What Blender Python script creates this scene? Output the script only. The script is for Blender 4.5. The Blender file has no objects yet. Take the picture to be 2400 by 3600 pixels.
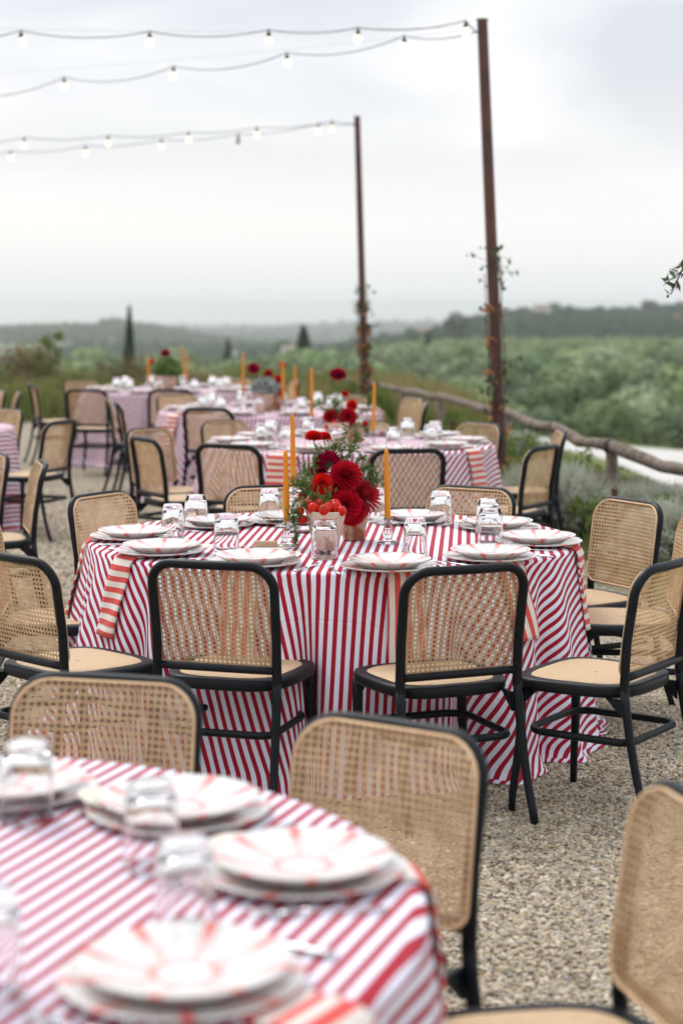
import bpy, math, random
import numpy as np
from mathutils import Vector, Matrix, Euler
R = math.radians
PI = math.pi
rng = np.random.default_rng(7)
random.seed(7)
S = bpy.context.scene
COL = S.collection

# ---------------------------------------------------------------- camera, sky, sun, exposure
CAM_H, F_PX, YH = 1.71, 6500.0, 1068.0
cd = bpy.data.cameras.new('camera')
cam = bpy.data.objects.new('camera', cd)
COL.objects.link(cam)
cam.location = (0, 0, CAM_H)
cam.rotation_euler = (R(90), 0, 0)
cd.sensor_fit = 'VERTICAL'
cd.sensor_height = 36
cd.sensor_width = 24
cd.lens = 65
cd.shift_y = -(1800 - YH) / 3600.0
cd.clip_start = 0.1
cd.clip_end = 30000
cd.dof.use_dof = True
cd.dof.focus_distance = 6.85
cd.dof.aperture_fstop = 2.35
S.camera = cam

SUN_EL, SUN_AZ = 52, 322          # azimuth clockwise from +y
world = bpy.data.worlds.new('World')
S.world = world
world.use_nodes = True
wt = world.node_tree
wt.nodes.clear()
def wn(t, **k):
    n = wt.nodes.new(t)
    for a, b in k.items(): setattr(n, a, b)
    return n
wl = wt.links.new
sky = wn('ShaderNodeTexSky', sky_type='NISHITA', sun_disc=False)
sky.sun_elevation = R(SUN_EL)
sky.sun_rotation = R(SUN_AZ)
sky.air_density = 1.2
sky.dust_density = 3.0
bg_sky = wn('ShaderNodeBackground'); bg_sky.inputs[1].default_value = 0.012
wl(sky.outputs[0], bg_sky.inputs[0])
tc = wn('ShaderNodeTexCoord')
mp = wn('ShaderNodeMapping'); mp.inputs['Scale'].default_value = (1.0, 1.0, 3.2)
mp.inputs['Location'].default_value = (0.35, 0.2, 0.1)
wl(tc.outputs['Generated'], mp.inputs[0])
n1 = wn('ShaderNodeTexNoise'); n1.inputs['Scale'].default_value = 4.2; n1.inputs['Detail'].default_value = 5; n1.inputs['Roughness'].default_value = 0.42
n1.inputs['Distortion'].default_value = 0.5
wl(mp.outputs[0], n1.inputs['Vector'])
cr = wn('ShaderNodeValToRGB')
cr.color_ramp.elements[0].position = 0.40; cr.color_ramp.elements[0].color = (0.595, 0.617, 0.665, 1)
cr.color_ramp.elements[1].position = 0.62; cr.color_ramp.elements[1].color = (0.80, 0.80, 0.81, 1)
e = cr.color_ramp.elements.new(0.5); e.color = (0.675, 0.692, 0.73, 1)
wl(n1.outputs[0], cr.inputs[0])
# towards the horizon the overcast evens out to a pale warm grey
sx = wn('ShaderNodeSeparateXYZ'); wl(tc.outputs['Generated'], sx.inputs[0])
mr = wn('ShaderNodeMapRange', interpolation_type='SMOOTHSTEP')
mr.inputs[1].default_value = 0.03; mr.inputs[2].default_value = 0.135
wl(sx.outputs[2], mr.inputs[0])
mx = wn('ShaderNodeMix', data_type='RGBA')
mh = wn('ShaderNodeMapRange', interpolation_type='SMOOTHSTEP')      # pale haze low on the sky all round the horizon
mh.inputs[1].default_value = -0.005; mh.inputs[2].default_value = 0.045
wl(sx.outputs[2], mh.inputs[0])
mhx = wn('ShaderNodeMix', data_type='RGBA'); mhx.inputs[6].default_value = (0.69, 0.71, 0.73, 1); mhx.inputs[7].default_value = (0.79, 0.795, 0.79, 1)
wl(mh.outputs[0], mhx.inputs[0]); wl(mhx.outputs[2], mx.inputs[6])
wl(mr.outputs[0], mx.inputs[0]); wl(cr.outputs[0], mx.inputs[7])
bg_cl = wn('ShaderNodeBackground'); bg_cl.inputs[1].default_value = 0.96
wl(mx.outputs[2], bg_cl.inputs[0])
# overcast: the cloud deck grows brighter towards the zenith
mz = wn('ShaderNodeMapRange', interpolation_type='SMOOTHSTEP')
mz.inputs[1].default_value = 0.20; mz.inputs[2].default_value = 0.9; mz.inputs[3].default_value = 0.96; mz.inputs[4].default_value = 1.5
wl(sx.outputs[2], mz.inputs[0]); wl(mz.outputs[0], bg_cl.inputs[1])
ad = wn('ShaderNodeAddShader'); wl(bg_sky.outputs[0], ad.inputs[0]); wl(bg_cl.outputs[0], ad.inputs[1])
wo = wn('ShaderNodeOutputWorld'); wl(ad.outputs[0], wo.inputs[0])

sd = bpy.data.lights.new('sun', 'SUN')
sd.energy = 1.5; sd.angle = R(25); sd.color = (1.0, 0.965, 0.92)
sun = bpy.data.objects.new('sun', sd); COL.objects.link(sun)
az, el = R(SUN_AZ), R(SUN_EL)
dirv = Vector((math.sin(az) * math.cos(el), math.cos(az) * math.cos(el), math.sin(el)))
sun.rotation_euler = dirv.to_track_quat('Z', 'Y').to_euler()
sun.location = (0, 0, 30)

vs = S.view_settings
S.display_settings.display_device = 'sRGB'
vs.view_transform = 'Standard'; vs.look = 'None'; vs.exposure = 0.30; vs.gamma = 1; vs.use_curve_mapping = False
S.cycles.use_denoising = True
S.cycles.max_bounces = 10
S.cycles.transparent_max_bounces = 16
S.cycles.transmission_bounces = 10
S.cycles.volume_bounces = 4
S.cycles.sample_clamp_indirect = 6

# ---------------------------------------------------------------- helpers
def at(px, py, z):
    """point at height z seen at (px, py) of the 1568 x 2352 view of the photograph"""
    s = (py * 1.5306 - YH) / (CAM_H - z)
    return ((px * 1.5306 - 1200) / s, F_PX / s)
def src(px, py, d):
    """point at distance d seen at source pixel (px, py)"""
    s = F_PX / d
    return ((px - 1200) / s, d, CAM_H - (py - YH) / s)

def tag(o, label=None, cat=None, group=None, kind=None):
    if label: o['label'] = label
    if cat: o['category'] = cat
    if group: o['group'] = group
    if kind: o['kind'] = kind
    return o
def empty(name, loc=(0, 0, 0), rz=0):
    o = bpy.data.objects.new(name, None); COL.objects.link(o)
    o.location = loc; o.rotation_euler = (0, 0, rz); o.empty_display_size = 0.1
    return o
def link(name, me, mat=None, parent=None, loc=(0, 0, 0), rz=0):
    o = bpy.data.objects.new(name, me); COL.objects.link(o)
    if mat is not None and len(me.materials) == 0: me.materials.append(mat)
    o.location = loc; o.rotation_euler = (0, 0, rz)
    if parent: o.parent = parent
    return o
def children(o): return [c for c in ALLKIDS.get(o.name, [])]
ALLKIDS = {}
def reg(parent, child): ALLKIDS.setdefault(parent.name, []).append(child); return child
def part(name, me, mat, parent):
    return reg(parent, link(name, me, mat, parent))
def copy_tree(o, parent=None):
    c = o.copy(); COL.objects.link(c); c.parent = parent
    for k in list(ALLKIDS.get(o.name, [])):
        reg(c, copy_tree(k, c))
    return c

class MB:
    def __init__(s): s.v = []; s.f = []; s.n = 0
    def add(s, v, f):
        v = np.asarray(v, float).reshape(-1, 3)
        s.v.append(v)
        s.f.extend([tuple(i + s.n for i in q) for q in f])
        s.n += len(v); return s
    def grid(s, G, closed_u=False, closed_v=False):
        G = np.asarray(G); a, b = G.shape[:2]
        f = []
        for i in range(a if closed_u else a - 1):
            for j in range(b if closed_v else b - 1):
                i2, j2 = (i + 1) % a, (j + 1) % b
                f.append((i * b + j, i2 * b + j, i2 * b + j2, i * b + j2))
        return s.add(G.reshape(-1, 3), f)
    def box(s, c, d, rz=0):
        c = np.array(c); x, y, z = np.array(d) / 2
        v = np.array([(-x, -y, -z), (x, -y, -z), (x, y, -z), (-x, y, -z), (-x, -y, z), (x, -y, z), (x, y, z), (-x, y, z)])
        if rz:
            cs, sn = math.cos(rz), math.sin(rz)
            v = np.c_[v[:, 0] * cs - v[:, 1] * sn, v[:, 0] * sn + v[:, 1] * cs, v[:, 2]]
        return s.add(v + c, [(0, 3, 2, 1), (4, 5, 6, 7), (0, 1, 5, 4), (1, 2, 6, 5), (2, 3, 7, 6), (3, 0, 4, 7)])
    def tube(s, P, r, seg=8, closed=False, cap=True, flat=1.0):
        P = np.asarray(P, float); n = len(P)
        r = np.broadcast_to(np.asarray(r, float), (n,))
        if closed: T = np.roll(P, -1, 0) - np.roll(P, 1, 0)
        else: T = np.gradient(P, axis=0)
        T /= np.linalg.norm(T, axis=1)[:, None] + 1e-12
        ref = np.array([0, 0, 1.0]) if abs(T[0][2]) < 0.9 else np.array([0, 1.0, 0])
        N = np.cross(T[0], ref); N /= np.linalg.norm(N)
        rings = []
        a = np.linspace(0, 2 * PI, seg, endpoint=False)
        for i in range(n):
            N = N - T[i] * np.dot(N, T[i]); N /= np.linalg.norm(N) + 1e-12
            B = np.cross(T[i], N)
            rings.append(P[i] + r[i] * (np.cos(a)[:, None] * N + flat * np.sin(a)[:, None] * B))
        base = s.n
        s.grid(np.array(rings), closed_u=closed, closed_v=True)
        if cap and not closed:
            s.f.append(tuple(base + i for i in range(seg)))
            s.f.append(tuple(base + (n - 1) * seg + i for i in reversed(range(seg))))
        return s
    def lathe(s, prof, seg=32, sq=None, c=(0, 0, 0)):
        prof = np.asarray(prof, float)
        a = np.linspace(0, 2 * PI, seg, endpoint=False)
        k = np.ones(seg)
        if sq: k = (np.abs(np.cos(a)) ** sq + np.abs(np.sin(a)) ** sq) ** (-1 / sq)
        G = np.stack([np.stack([p[0] * k * np.cos(a), p[0] * k * np.sin(a), np.full(seg, p[1])], 1) for p in prof]) + np.array(c)
        b0 = s.n
        s.grid(G, closed_v=True)
        return s
    def mesh(s, name, smooth=True, auto=None):
        me = bpy.data.meshes.new(name)
        V = np.concatenate(s.v) if s.v else np.zeros((0, 3))
        me.from_pydata(V.tolist(), [], s.f)
        if smooth: me.polygons.foreach_set('use_smooth', [True] * len(me.polygons))
        me.update()
        if auto is not None:
            try: me.set_sharp_from_angle(angle=R(auto))
            except Exception: pass
        return me
    def put(s, name, mat, parent=None, smooth=True, auto=None):
        me = s.mesh(name, smooth, auto)
        me.materials.append(mat)
        return part(name, me, mat, parent) if parent else link(name, me, mat)

def quads_mesh(name, Q, smooth=False):
    """Q: n x 4 x 3 array of loose quads"""
    n = len(Q)
    me = bpy.data.meshes.new(name)
    me.vertices.add(n * 4); me.loops.add(n * 4); me.polygons.add(n)
    me.vertices.foreach_set('co', np.ascontiguousarray(Q, dtype=np.float32).ravel())
    me.loops.foreach_set('vertex_index', np.arange(n * 4, dtype=np.int32))
    me.polygons.foreach_set('loop_start', np.arange(0, n * 4, 4, dtype=np.int32))
    me.polygons.foreach_set('loop_total', np.full(n, 4, dtype=np.int32))
    me.update(calc_edges=True)
    if smooth: me.polygons.foreach_set('use_smooth', [True] * n)
    return me

# ---- materials
def new_mat(name):
    m = bpy.data.materials.new(name); m.use_nodes = True
    nt = m.node_tree; p = nt.nodes['Principled BSDF']
    return m, nt, p
def M_(name, col, rough=0.5, spec=0.5, metal=0, noise=None, bump=None, sheen=0, sss=0, coat=0, trans=0, ior=1.45, translucent=0, coords='Object', rand=0):
    """noise: (scale, colour2, detail) ; bump: (scale, strength, distance)"""
    m, nt, p = new_mat(name)
    p.inputs['Base Color'].default_value = (*col, 1)
    p.inputs['Roughness'].default_value = rough
    p.inputs['Specular IOR Level'].default_value = spec
    p.inputs['Metallic'].default_value = metal
    p.inputs['IOR'].default_value = ior
    p.inputs['Sheen Weight'].default_value = sheen
    p.inputs['Coat Weight'].default_value = coat
    p.inputs['Transmission Weight'].default_value = trans
    if sss:
        p.inputs['Subsurface Weight'].default_value = sss
        p.inputs['Subsurface Scale'].default_value = 0.008
    tcn = nt.nodes.new('ShaderNodeTexCoord')
    out = None
    if noise:
        n = nt.nodes.new('ShaderNodeTexNoise'); n.inputs['Scale'].default_value = noise[0]; n.inputs['Detail'].default_value = noise[2] if len(noise) > 2 else 4
        nt.links.new(tcn.outputs[coords], n.inputs['Vector'])
        r = nt.nodes.new('ShaderNodeMapRange'); r.inputs[1].default_value = 0.35; r.inputs[2].default_value = 0.65
        nt.links.new(n.outputs[0], r.inputs[0])
        mixn = nt.nodes.new('ShaderNodeMix'); mixn.data_type = 'RGBA'
        mixn.inputs[6].default_value = (*col, 1); mixn.inputs[7].default_value = (*noise[1], 1)
        nt.links.new(r.outputs[0], mixn.inputs[0])
        out = mixn.outputs[2]
    if rand:
        oi = nt.nodes.new('ShaderNodeObjectInfo')
        hs = nt.nodes.new('ShaderNodeHueSaturation')
        r2 = nt.nodes.new('ShaderNodeMapRange'); r2.inputs[3].default_value = 1 - rand; r2.inputs[4].default_value = 1 + rand
        nt.links.new(oi.outputs['Random'], r2.inputs[0]); nt.links.new(r2.outputs[0], hs.inputs['Value'])
        if out: nt.links.new(out, hs.inputs['Color'])
        else: hs.inputs['Color'].default_value = (*col, 1)
        out = hs.outputs[0]
    if out: nt.links.new(out, p.inputs['Base Color'])
    if bump:
        n = nt.nodes.new('ShaderNodeTexNoise'); n.inputs['Scale'].default_value = bump[0]; n.inputs['Detail'].default_value = 5
        nt.links.new(tcn.outputs[coords], n.inputs['Vector'])
        b = nt.nodes.new('ShaderNodeBump'); b.inputs['Strength'].default_value = bump[1]; b.inputs['Distance'].default_value = bump[2]
        nt.links.new(n.outputs[0], b.inputs['Height']); nt.links.new(b.outputs[0], p.inputs['Normal'])
    if translucent:
        t = nt.nodes.new('ShaderNodeBsdfTranslucent')
        if out: nt.links.new(out, t.inputs[0])
        else: t.inputs[0].default_value = (*col, 1)
        ms = nt.nodes.new('ShaderNodeMixShader'); ms.inputs[0].default_value = translucent
        nt.links.new(p.outputs[0], ms.inputs[1]); nt.links.new(t.outputs[0], ms.inputs[2])
        nt.links.new(ms.outputs[0], nt.nodes['Material Output'].inputs[0])
    return m

class NG:
    """tiny node-expression helper"""
    def __init__(s, nt): s.nt = nt
    def m(s, op, a, b=None, c=None, clamp=False):
        n = s.nt.nodes.new('ShaderNodeMath'); n.operation = op; n.use_clamp = clamp
        for i, x in enumerate((a, b, c)):
            if x is None: continue
            if isinstance(x, (int, float)): n.inputs[i].default_value = x
            else: s.nt.links.new(x, n.inputs[i])
        return n.outputs[0]
    def mix(s, f, a, b):
        n = s.nt.nodes.new('ShaderNodeMix'); n.data_type = 'RGBA'
        for i, x in ((0, f), (6, a), (7, b)):
            if isinstance(x, (int, float)): n.inputs[i].default_value = x
            elif isinstance(x, tuple): n.inputs[i].default_value = (*x, 1)
            else: s.nt.links.new(x, n.inputs[i])
        return n.outputs[2]
    def ss(s, x, a, b):
        n = s.nt.nodes.new('ShaderNodeMapRange'); n.interpolation_type = 'SMOOTHSTEP'
        n.inputs[1].default_value = a; n.inputs[2].default_value = b
        s.nt.links.new(x, n.inputs[0]); return n.outputs[0]
    def noise(s, vec, scale, detail=4, rough=0.5):
        n = s.nt.nodes.new('ShaderNodeTexNoise'); n.inputs['Scale'].default_value = scale; n.inputs['Detail'].default_value = detail
        n.inputs['Roughness'].default_value = rough
        s.nt.links.new(vec, n.inputs['Vector']); return n.outputs[0]

def stripe_mat(name, red, white, period, duty, sheen=0.07, rough=0.75):
    m, nt, p = new_mat(name); g = NG(nt)
    uv = nt.nodes.new('ShaderNodeUVMap'); uv.uv_map = 'UVMap'
    sp = nt.nodes.new('ShaderNodeSeparateXYZ'); nt.links.new(uv.outputs[0], sp.inputs[0])
    nz = g.noise(uv.outputs[0], 7, 2)
    u = g.m('ADD', sp.outputs[0], g.m('MULTIPLY', g.m('SUBTRACT', nz, 0.5), 0.002))
    fr = g.m('FRACT', g.m('DIVIDE', u, period))
    tri = g.m('ABSOLUTE', g.m('SUBTRACT', fr, 0.5))         # 0 at stripe centre .. 0.5
    f = g.ss(tri, duty / 2 - 0.012, duty / 2 + 0.012)
    weave = g.noise(uv.outputs[0], 500, 2)
    rc = g.mix(weave, tuple(c * 0.88 for c in red), tuple(min(1, c * 1.12) for c in red))
    nt.links.new(g.mix(f, rc, white), p.inputs['Base Color'])
    p.inputs['Roughness'].default_value = rough
    p.inputs['Specular IOR Level'].default_value = 0.25
    p.inputs['Sheen Weight'].default_value = sheen
    p.inputs['Sheen Roughness'].default_value = 0.5
    # pressed creases and soft wrinkles
    cre = g.m('ABSOLUTE', g.m('SUBTRACT', g.m('FRACT', g.m('DIVIDE', sp.outputs[0], 0.37)), 0.5))
    cre2 = g.m('ABSOLUTE', g.m('SUBTRACT', g.m('FRACT', g.m('DIVIDE', sp.outputs[1], 0.46)), 0.5))
    h = g.m('ADD', g.m('MULTIPLY', g.m('ADD', g.ss(cre, 0, 0.012), g.ss(cre2, 0, 0.012)), 0.25), g.m('ADD', g.noise(uv.outputs[0], 7, 5), g.m('MULTIPLY', g.noise(uv.outputs[0], 30, 3), .25)))
    b = nt.nodes.new('ShaderNodeBump'); b.inputs['Strength'].default_value = 0.5; b.inputs['Distance'].default_value = 0.010
    nt.links.new(h, b.inputs['Height']); nt.links.new(b.outputs[0], p.inputs['Normal'])
    return m

mBlack = M_('black_lacquered_wood', (0.003, 0.0045, 0.007), 0.40, 0.26, noise=(9, (0.005, 0.0075, 0.011), 3), bump=(60, 0.12, 0.001), rand=0.25)
mCane = M_('cane_webbing', (0.54, 0.37, 0.205), 0.55, 0.35, noise=(22, (0.72, 0.53, 0.32), 4), translucent=0.12, rand=0.2)
mRim = M_('cane_rim', (0.62, 0.40, 0.22), 0.5, 0.4, noise=(30, (0.70, 0.50, 0.30)), rand=0.1)
# woven seat: object-space weave
mSeat, nt, p = new_mat('woven_cane_seat'); g = NG(nt)
tcn = nt.nodes.new('ShaderNodeTexCoord'); sp = nt.nodes.new('ShaderNodeSeparateXYZ'); nt.links.new(tcn.outputs['Object'], sp.inputs[0])
d1 = g.m('ADD', sp.outputs[0], sp.outputs[1]); d2 = g.m('SUBTRACT', sp.outputs[0], sp.outputs[1])
w1 = g.m('SINE', g.m('MULTIPLY', d1, 330)); w2 = g.m('SINE', g.m('MULTIPLY', d2, 330))
ww = g.m('MULTIPLY_ADD', g.m('MULTIPLY', w1, w2), 0.5, 0.5)
nzz = g.noise(tcn.outputs['Object'], 40, 4)
cc = g.mix(g.ss(ww, 0.05, 0.6), (0.30, 0.18, 0.09), g.mix(nzz, (0.56, 0.39, 0.22), (0.74, 0.55, 0.35)))
nt.links.new(cc, p.inputs['Base Color']); p.inputs['Roughness'].default_value = 0.6
b = nt.nodes.new('ShaderNodeBump'); b.inputs['Strength'].default_value = 0.5; b.inputs['Distance'].default_value = 0.003
nt.links.new(ww, b.inputs['Height']); nt.links.new(b.outputs[0], p.inputs['Normal'])

mCloth = stripe_mat('red_white_striped_cotton', (0.37, 0.004, 0.026), (0.76, 0.79, 0.90), 0.0350, 0.49)
mNap = stripe_mat('salmon_cream_striped_linen', (0.64, 0.080, 0.072), (0.74, 0.68, 0.62), 0.040, 0.5, sheen=0.1, rough=0.85)
mGlass, nt, p = new_mat('clear_glass')
p.inputs['Base Color'].default_value = (1, 1, 1, 1); p.inputs['Roughness'].default_value = 0.0
p.inputs['Transmission Weight'].default_value = 1; p.inputs['IOR'].default_value = 1.48
mWax = M_('honey_wax', (0.70, 0.28, 0.008), 0.42, 0.45, sss=0.35, noise=(14, (0.72, 0.24, 0.008)))
mWick = M_('wick', (0.45, 0.42, 0.36), 0.9)
mFan = M_('cream_fan_paper', (0.78, 0.76, 0.66), 0.6, 0.3, noise=(35, (0.72, 0.69, 0.57)), translucent=0.1)
mSteel = M_('steel', (0.55, 0.55, 0.57), 0.22, 0.5, metal=1)
def clay(name, base, stain, lo, hi):
    m, nt, p = new_mat(name); g = NG(nt); tcn = nt.nodes.new('ShaderNodeTexCoord')
    a = g.noise(tcn.outputs['Object'], 26, 9, 0.68); b_ = g.noise(tcn.outputs['Object'], 9, 4)
    f = g.ss(g.m('ADD', g.m('MULTIPLY', a, .75), g.m('MULTIPLY', b_, .25)), lo, hi)
    nt.links.new(g.mix(g.m('MULTIPLY', f, .85), g.mix(g.noise(tcn.outputs['Object'], 60, 4), tuple(c * .88 for c in base), base), stain), p.inputs['Base Color'])
    p.inputs['Roughness'].default_value = .92; p.inputs['Specular IOR Level'].default_value = .15
    b = nt.nodes.new('ShaderNodeBump'); b.inputs['Strength'].default_value = .5; b.inputs['Distance'].default_value = .002
    nt.links.new(a, b.inputs['Height']); nt.links.new(b.outputs[0], p.inputs['Normal']); return m
mPot = clay('aged_terracotta', (0.66, 0.50, 0.40), (0.36, 0.17, 0.10), 0.48, 0.57)
mPot2 = clay('rust_terracotta', (0.58, 0.40, 0.29), (0.30, 0.09, 0.03), 0.45, 0.56)
mTomato = M_('tomato_skin', (0.50, 0.006, 0.002), 0.16, 0.25, noise=(20, (0.56, 0.016, 0.003)))
mCalyx = M_('calyx', (0.05, 0.10, 0.02), 0.6)
mDahDark = M_('dark_red_petal', (0.40, 0.002, 0.010), 0.6, 0.1, noise=(40, (0.56, 0.004, 0.026)), translucent=0.2)
mDahMag = M_('crimson_petal', (0.50, 0.003, 0.050), 0.6, 0.1, noise=(40, (0.22, 0.002, 0.03)), translucent=0.2)
mDahRed = M_('scarlet_petal', (0.80, 0.010, 0.005), 0.6, 0.1, noise=(40, (0.55, 0.006, 0.006)), translucent=0.2)
mDahPink = M_('spidery_red_petal', (0.48, 0.010, 0.022), 0.5, 0.3, noise=(30, (0.60, 0.03, 0.05)), translucent=0.2)
mStem = M_('flower_stem', (0.10, 0.06, 0.03), 0.6, noise=(20, (0.06, 0.10, 0.03)))
mFern = M_('fern_green', (0.085, 0.165, 0.035), 0.55, 0.3, noise=(12, (0.17, 0.26, 0.07)), translucent=0.3)
mSilver = M_('silver_foliage', (0.30, 0.34, 0.32), 0.8, 0.2, noise=(60, (0.42, 0.45, 0.44)), translucent=0.2)
mWoodBlk = M_('card_block_wood', (0.60, 0.40, 0.26), 0.6, noise=(25, (0.52, 0.33, 0.20)))
mRust = M_('painted_iron_post', (0.125, 0.040, 0.026), 0.42, 0.5, noise=(5, (0.060, 0.024, 0.018), 8), bump=(30, 0.15, 0.002))
mLog = M_('weathered_log', (0.25, 0.205, 0.165), 0.85, 0.2, noise=(11, (0.11, 0.085, 0.065), 9), bump=(25, 0.6, 0.01))
mLogDark = M_('log_end', (0.035, 0.03, 0.027), 0.9)
mWire = M_('black_rubber', (0.012, 0.012, 0.013), 0.5)
mSteelW = M_('thin_steel_cable', (0.30, 0.31, 0.33), 0.5)
mVineG = M_('vine_leaf', (0.045, 0.085, 0.022), 0.55, noise=(6, (0.08, 0.12, 0.04)), translucent=0.3)
mVineO = M_('dry_vine_leaf', (0.50, 0.17, 0.035), 0.7, noise=(6, (0.42, 0.20, 0.09)), translucent=0.3)
mTwig = M_('twig', (0.06, 0.04, 0.028), 0.8)
mBranchLeaf = M_('glossy_leaf', (0.030, 0.085, 0.015), 0.3, 0.5, noise=(20, (0.06, 0.13, 0.025)), translucent=0.25)
mOlive = [M_('olive_leaves_%s' % k, a, 0.75, 0.2, noise=(0.9, b_, 4), translucent=0.12, rand=0.36) for k, a, b_ in
          (('grey', (0.25, 0.315, 0.175), (0.37, 0.43, 0.26)), ('green', (0.19, 0.265, 0.115), (0.29, 0.37, 0.180)), ('dark', (0.125, 0.18, 0.10), (0.20, 0.265, 0.15)))]
mWoods = M_('woodland_leaves', (0.050, 0.105, 0.045), 0.8, 0.2, noise=(0.09, (0.10, 0.16, 0.065), 4), translucent=0.2, rand=0.45)
mCyp = M_('cypress_leaves', (0.016, 0.055, 0.018), 0.8, 0.2, noise=(2, (0.035, 0.065, 0.03)), translucent=0.15)
mTrunk = M_('bark', (0.10, 0.085, 0.07), 0.9, noise=(6, (0.06, 0.05, 0.04)))
mLav = M_('lavender_grey', (0.40, 0.425, 0.33), 0.85, 0.2, noise=(5, (0.54, 0.56, 0.47), 5), translucent=0.35)
mLav2 = M_('dry_grey_shrub', (0.26, 0.215, 0.16), 0.85, 0.2, noise=(6, (0.35, 0.33, 0.27), 5), translucent=0.35)
mGreenShrub = M_('green_shrub', (0.11, 0.175, 0.03), 0.7, 0.25, noise=(4, (0.20, 0.26, 0.06), 5), translucent=0.45)
mWeed = M_('tall_weeds', (0.095, 0.125, 0.035), 0.8, 0.2, noise=(0.5, (0.20, 0.17, 0.08), 5), translucent=0.35, coords='Generated')
mGrass = M_('grass_blades', (0.13, 0.185, 0.045), 0.8, 0.2, noise=(0.9, (0.22, 0.25, 0.085), 5), translucent=0.35)
mHWall = M_('house_wall', (0.55, 0.46, 0.38), 0.9, noise=(1, (0.48, 0.38, 0.30)))
mHWhite = M_('white_house_wall', (0.72, 0.70, 0.66), 0.9, noise=(1, (0.62, 0.60, 0.56)))
mHRoof = M_('tile_roof', (0.34, 0.22, 0.17), 0.9, noise=(2, (0.26, 0.16, 0.12)))
mHWin = M_('dark_window', (0.03, 0.035, 0.04), 0.2)
mRoad = M_('pale_gravel_road', (0.62, 0.60, 0.57), 0.95, 0.1, noise=(1.5, (0.50, 0.48, 0.45), 6), bump=(40, 0.4, 0.01))

# porcelain plates with painted rays
def plate_mat(name, charger=False):
    m, nt, p = new_mat(name); g = NG(nt)
    tcn = nt.nodes.new('ShaderNodeTexCoord'); sp = nt.nodes.new('ShaderNodeSeparateXYZ'); nt.links.new(tcn.outputs['Object'], sp.inputs[0])
    x, y = sp.outputs[0], sp.outputs[1]
    r = g.m('SQRT', g.m('ADD', g.m('MULTIPLY', x, x), g.m('MULTIPLY', y, y)))
    a = g.m('ARCTAN2', y, x)
    N = 8
    seg = g.m('FRACT', g.m('MULTIPLY_ADD', a, N / (2 * PI), 20))
    c = g.m('ABSOLUTE', g.m('SUBTRACT', seg, 0.5))
    da = g.m('MULTIPLY', g.m('MULTIPLY', c, 2 * PI / N), r)
    wid = g.m('MULTIPLY_ADD', r, 0.050, 0.0022)
    ray = g.m('SUBTRACT', 1.0, g.ss(g.m('SUBTRACT', da, wid), -0.0012, 0.0015))
    ray = g.m('MULTIPLY', ray, g.ss(r, 0.046, 0.054))
    stren = g.m('ADD', 0.34, g.m('MULTIPLY', g.ss(r, 0.095, 0.128), 0.50))
    nz = g.noise(tcn.outputs['Object'], 55, 3)
    ray = g.m('MULTIPLY', g.m('MULTIPLY', ray, stren), g.m('MULTIPLY_ADD', nz, 0.7, 0.62), clamp=True)
    base = g.mix(g.noise(tcn.outputs['Object'], 8, 2), (0.69, 0.68, 0.65), (0.74, 0.73, 0.70))
    col = g.mix(ray, base, (0.80, 0.085, 0.06))
    ln = g.m('SUBTRACT', g.m('SUBTRACT', da, wid), 0.0052)
    l1 = g.m('SUBTRACT', 1.0, g.ss(g.m('ABSOLUTE', ln), 0.0003, 0.0010))
    l2 = g.m('SUBTRACT', 1.0, g.ss(g.m('ABSOLUTE', g.m('SUBTRACT', ln, 0.0035)), 0.0003, 0.0009))
    lines = g.m('MULTIPLY', g.m('MULTIPLY', g.m('MAXIMUM', l1, l2), g.ss(r, 0.06, 0.075)), 0.55)
    col = g.mix(lines, col, (0.30, 0.29, 0.27))
    c2 = g.m('MULTIPLY', g.m('MULTIPLY', g.m('SUBTRACT', 0.5, c), 2 * PI / N), r)
    sg = g.m('SINE', g.m('MULTIPLY', r, 900))
    vine = g.m('SUBTRACT', 1.0, g.ss(g.m('ABSOLUTE', g.m('SUBTRACT', c2, g.m('MULTIPLY_ADD', sg, 0.0016, 0.0016))), 0.0003, 0.0011))
    vine = g.m('MULTIPLY', g.m('MULTIPLY', vine, g.ss(r, 0.088, 0.094)), 0.6)
    col = g.mix(vine, col, (0.36, 0.13, 0.11))
    ring = g.m('SUBTRACT', 1.0, g.ss(g.m('ABSOLUTE', g.m('SUBTRACT', r, 0.045)), 0.0055, 0.0085))
    col = g.mix(g.m('MULTIPLY', ring, 0.6), col, (0.80, 0.16, 0.13))
    nt.links.new(col, p.inputs['Base Color'])
    p.inputs['Roughness'].default_value = 0.13; p.inputs['Coat Weight'].default_value = 0.4
    return m
mPlate = plate_mat('painted_porcelain')
mBulb, nt, p = new_mat('lit_bulb_glass')
p.inputs['Base Color'].default_value = (0.35, 0.30, 0.2, 1)
p.inputs['Emission Color'].default_value = (1.0, 0.86, 0.58, 1); p.inputs['Emission Strength'].default_value = 1.35
mBulbOff = M_('unlit_bulb_glass', (0.35, 0.34, 0.33), 0.2, 0.5)

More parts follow.
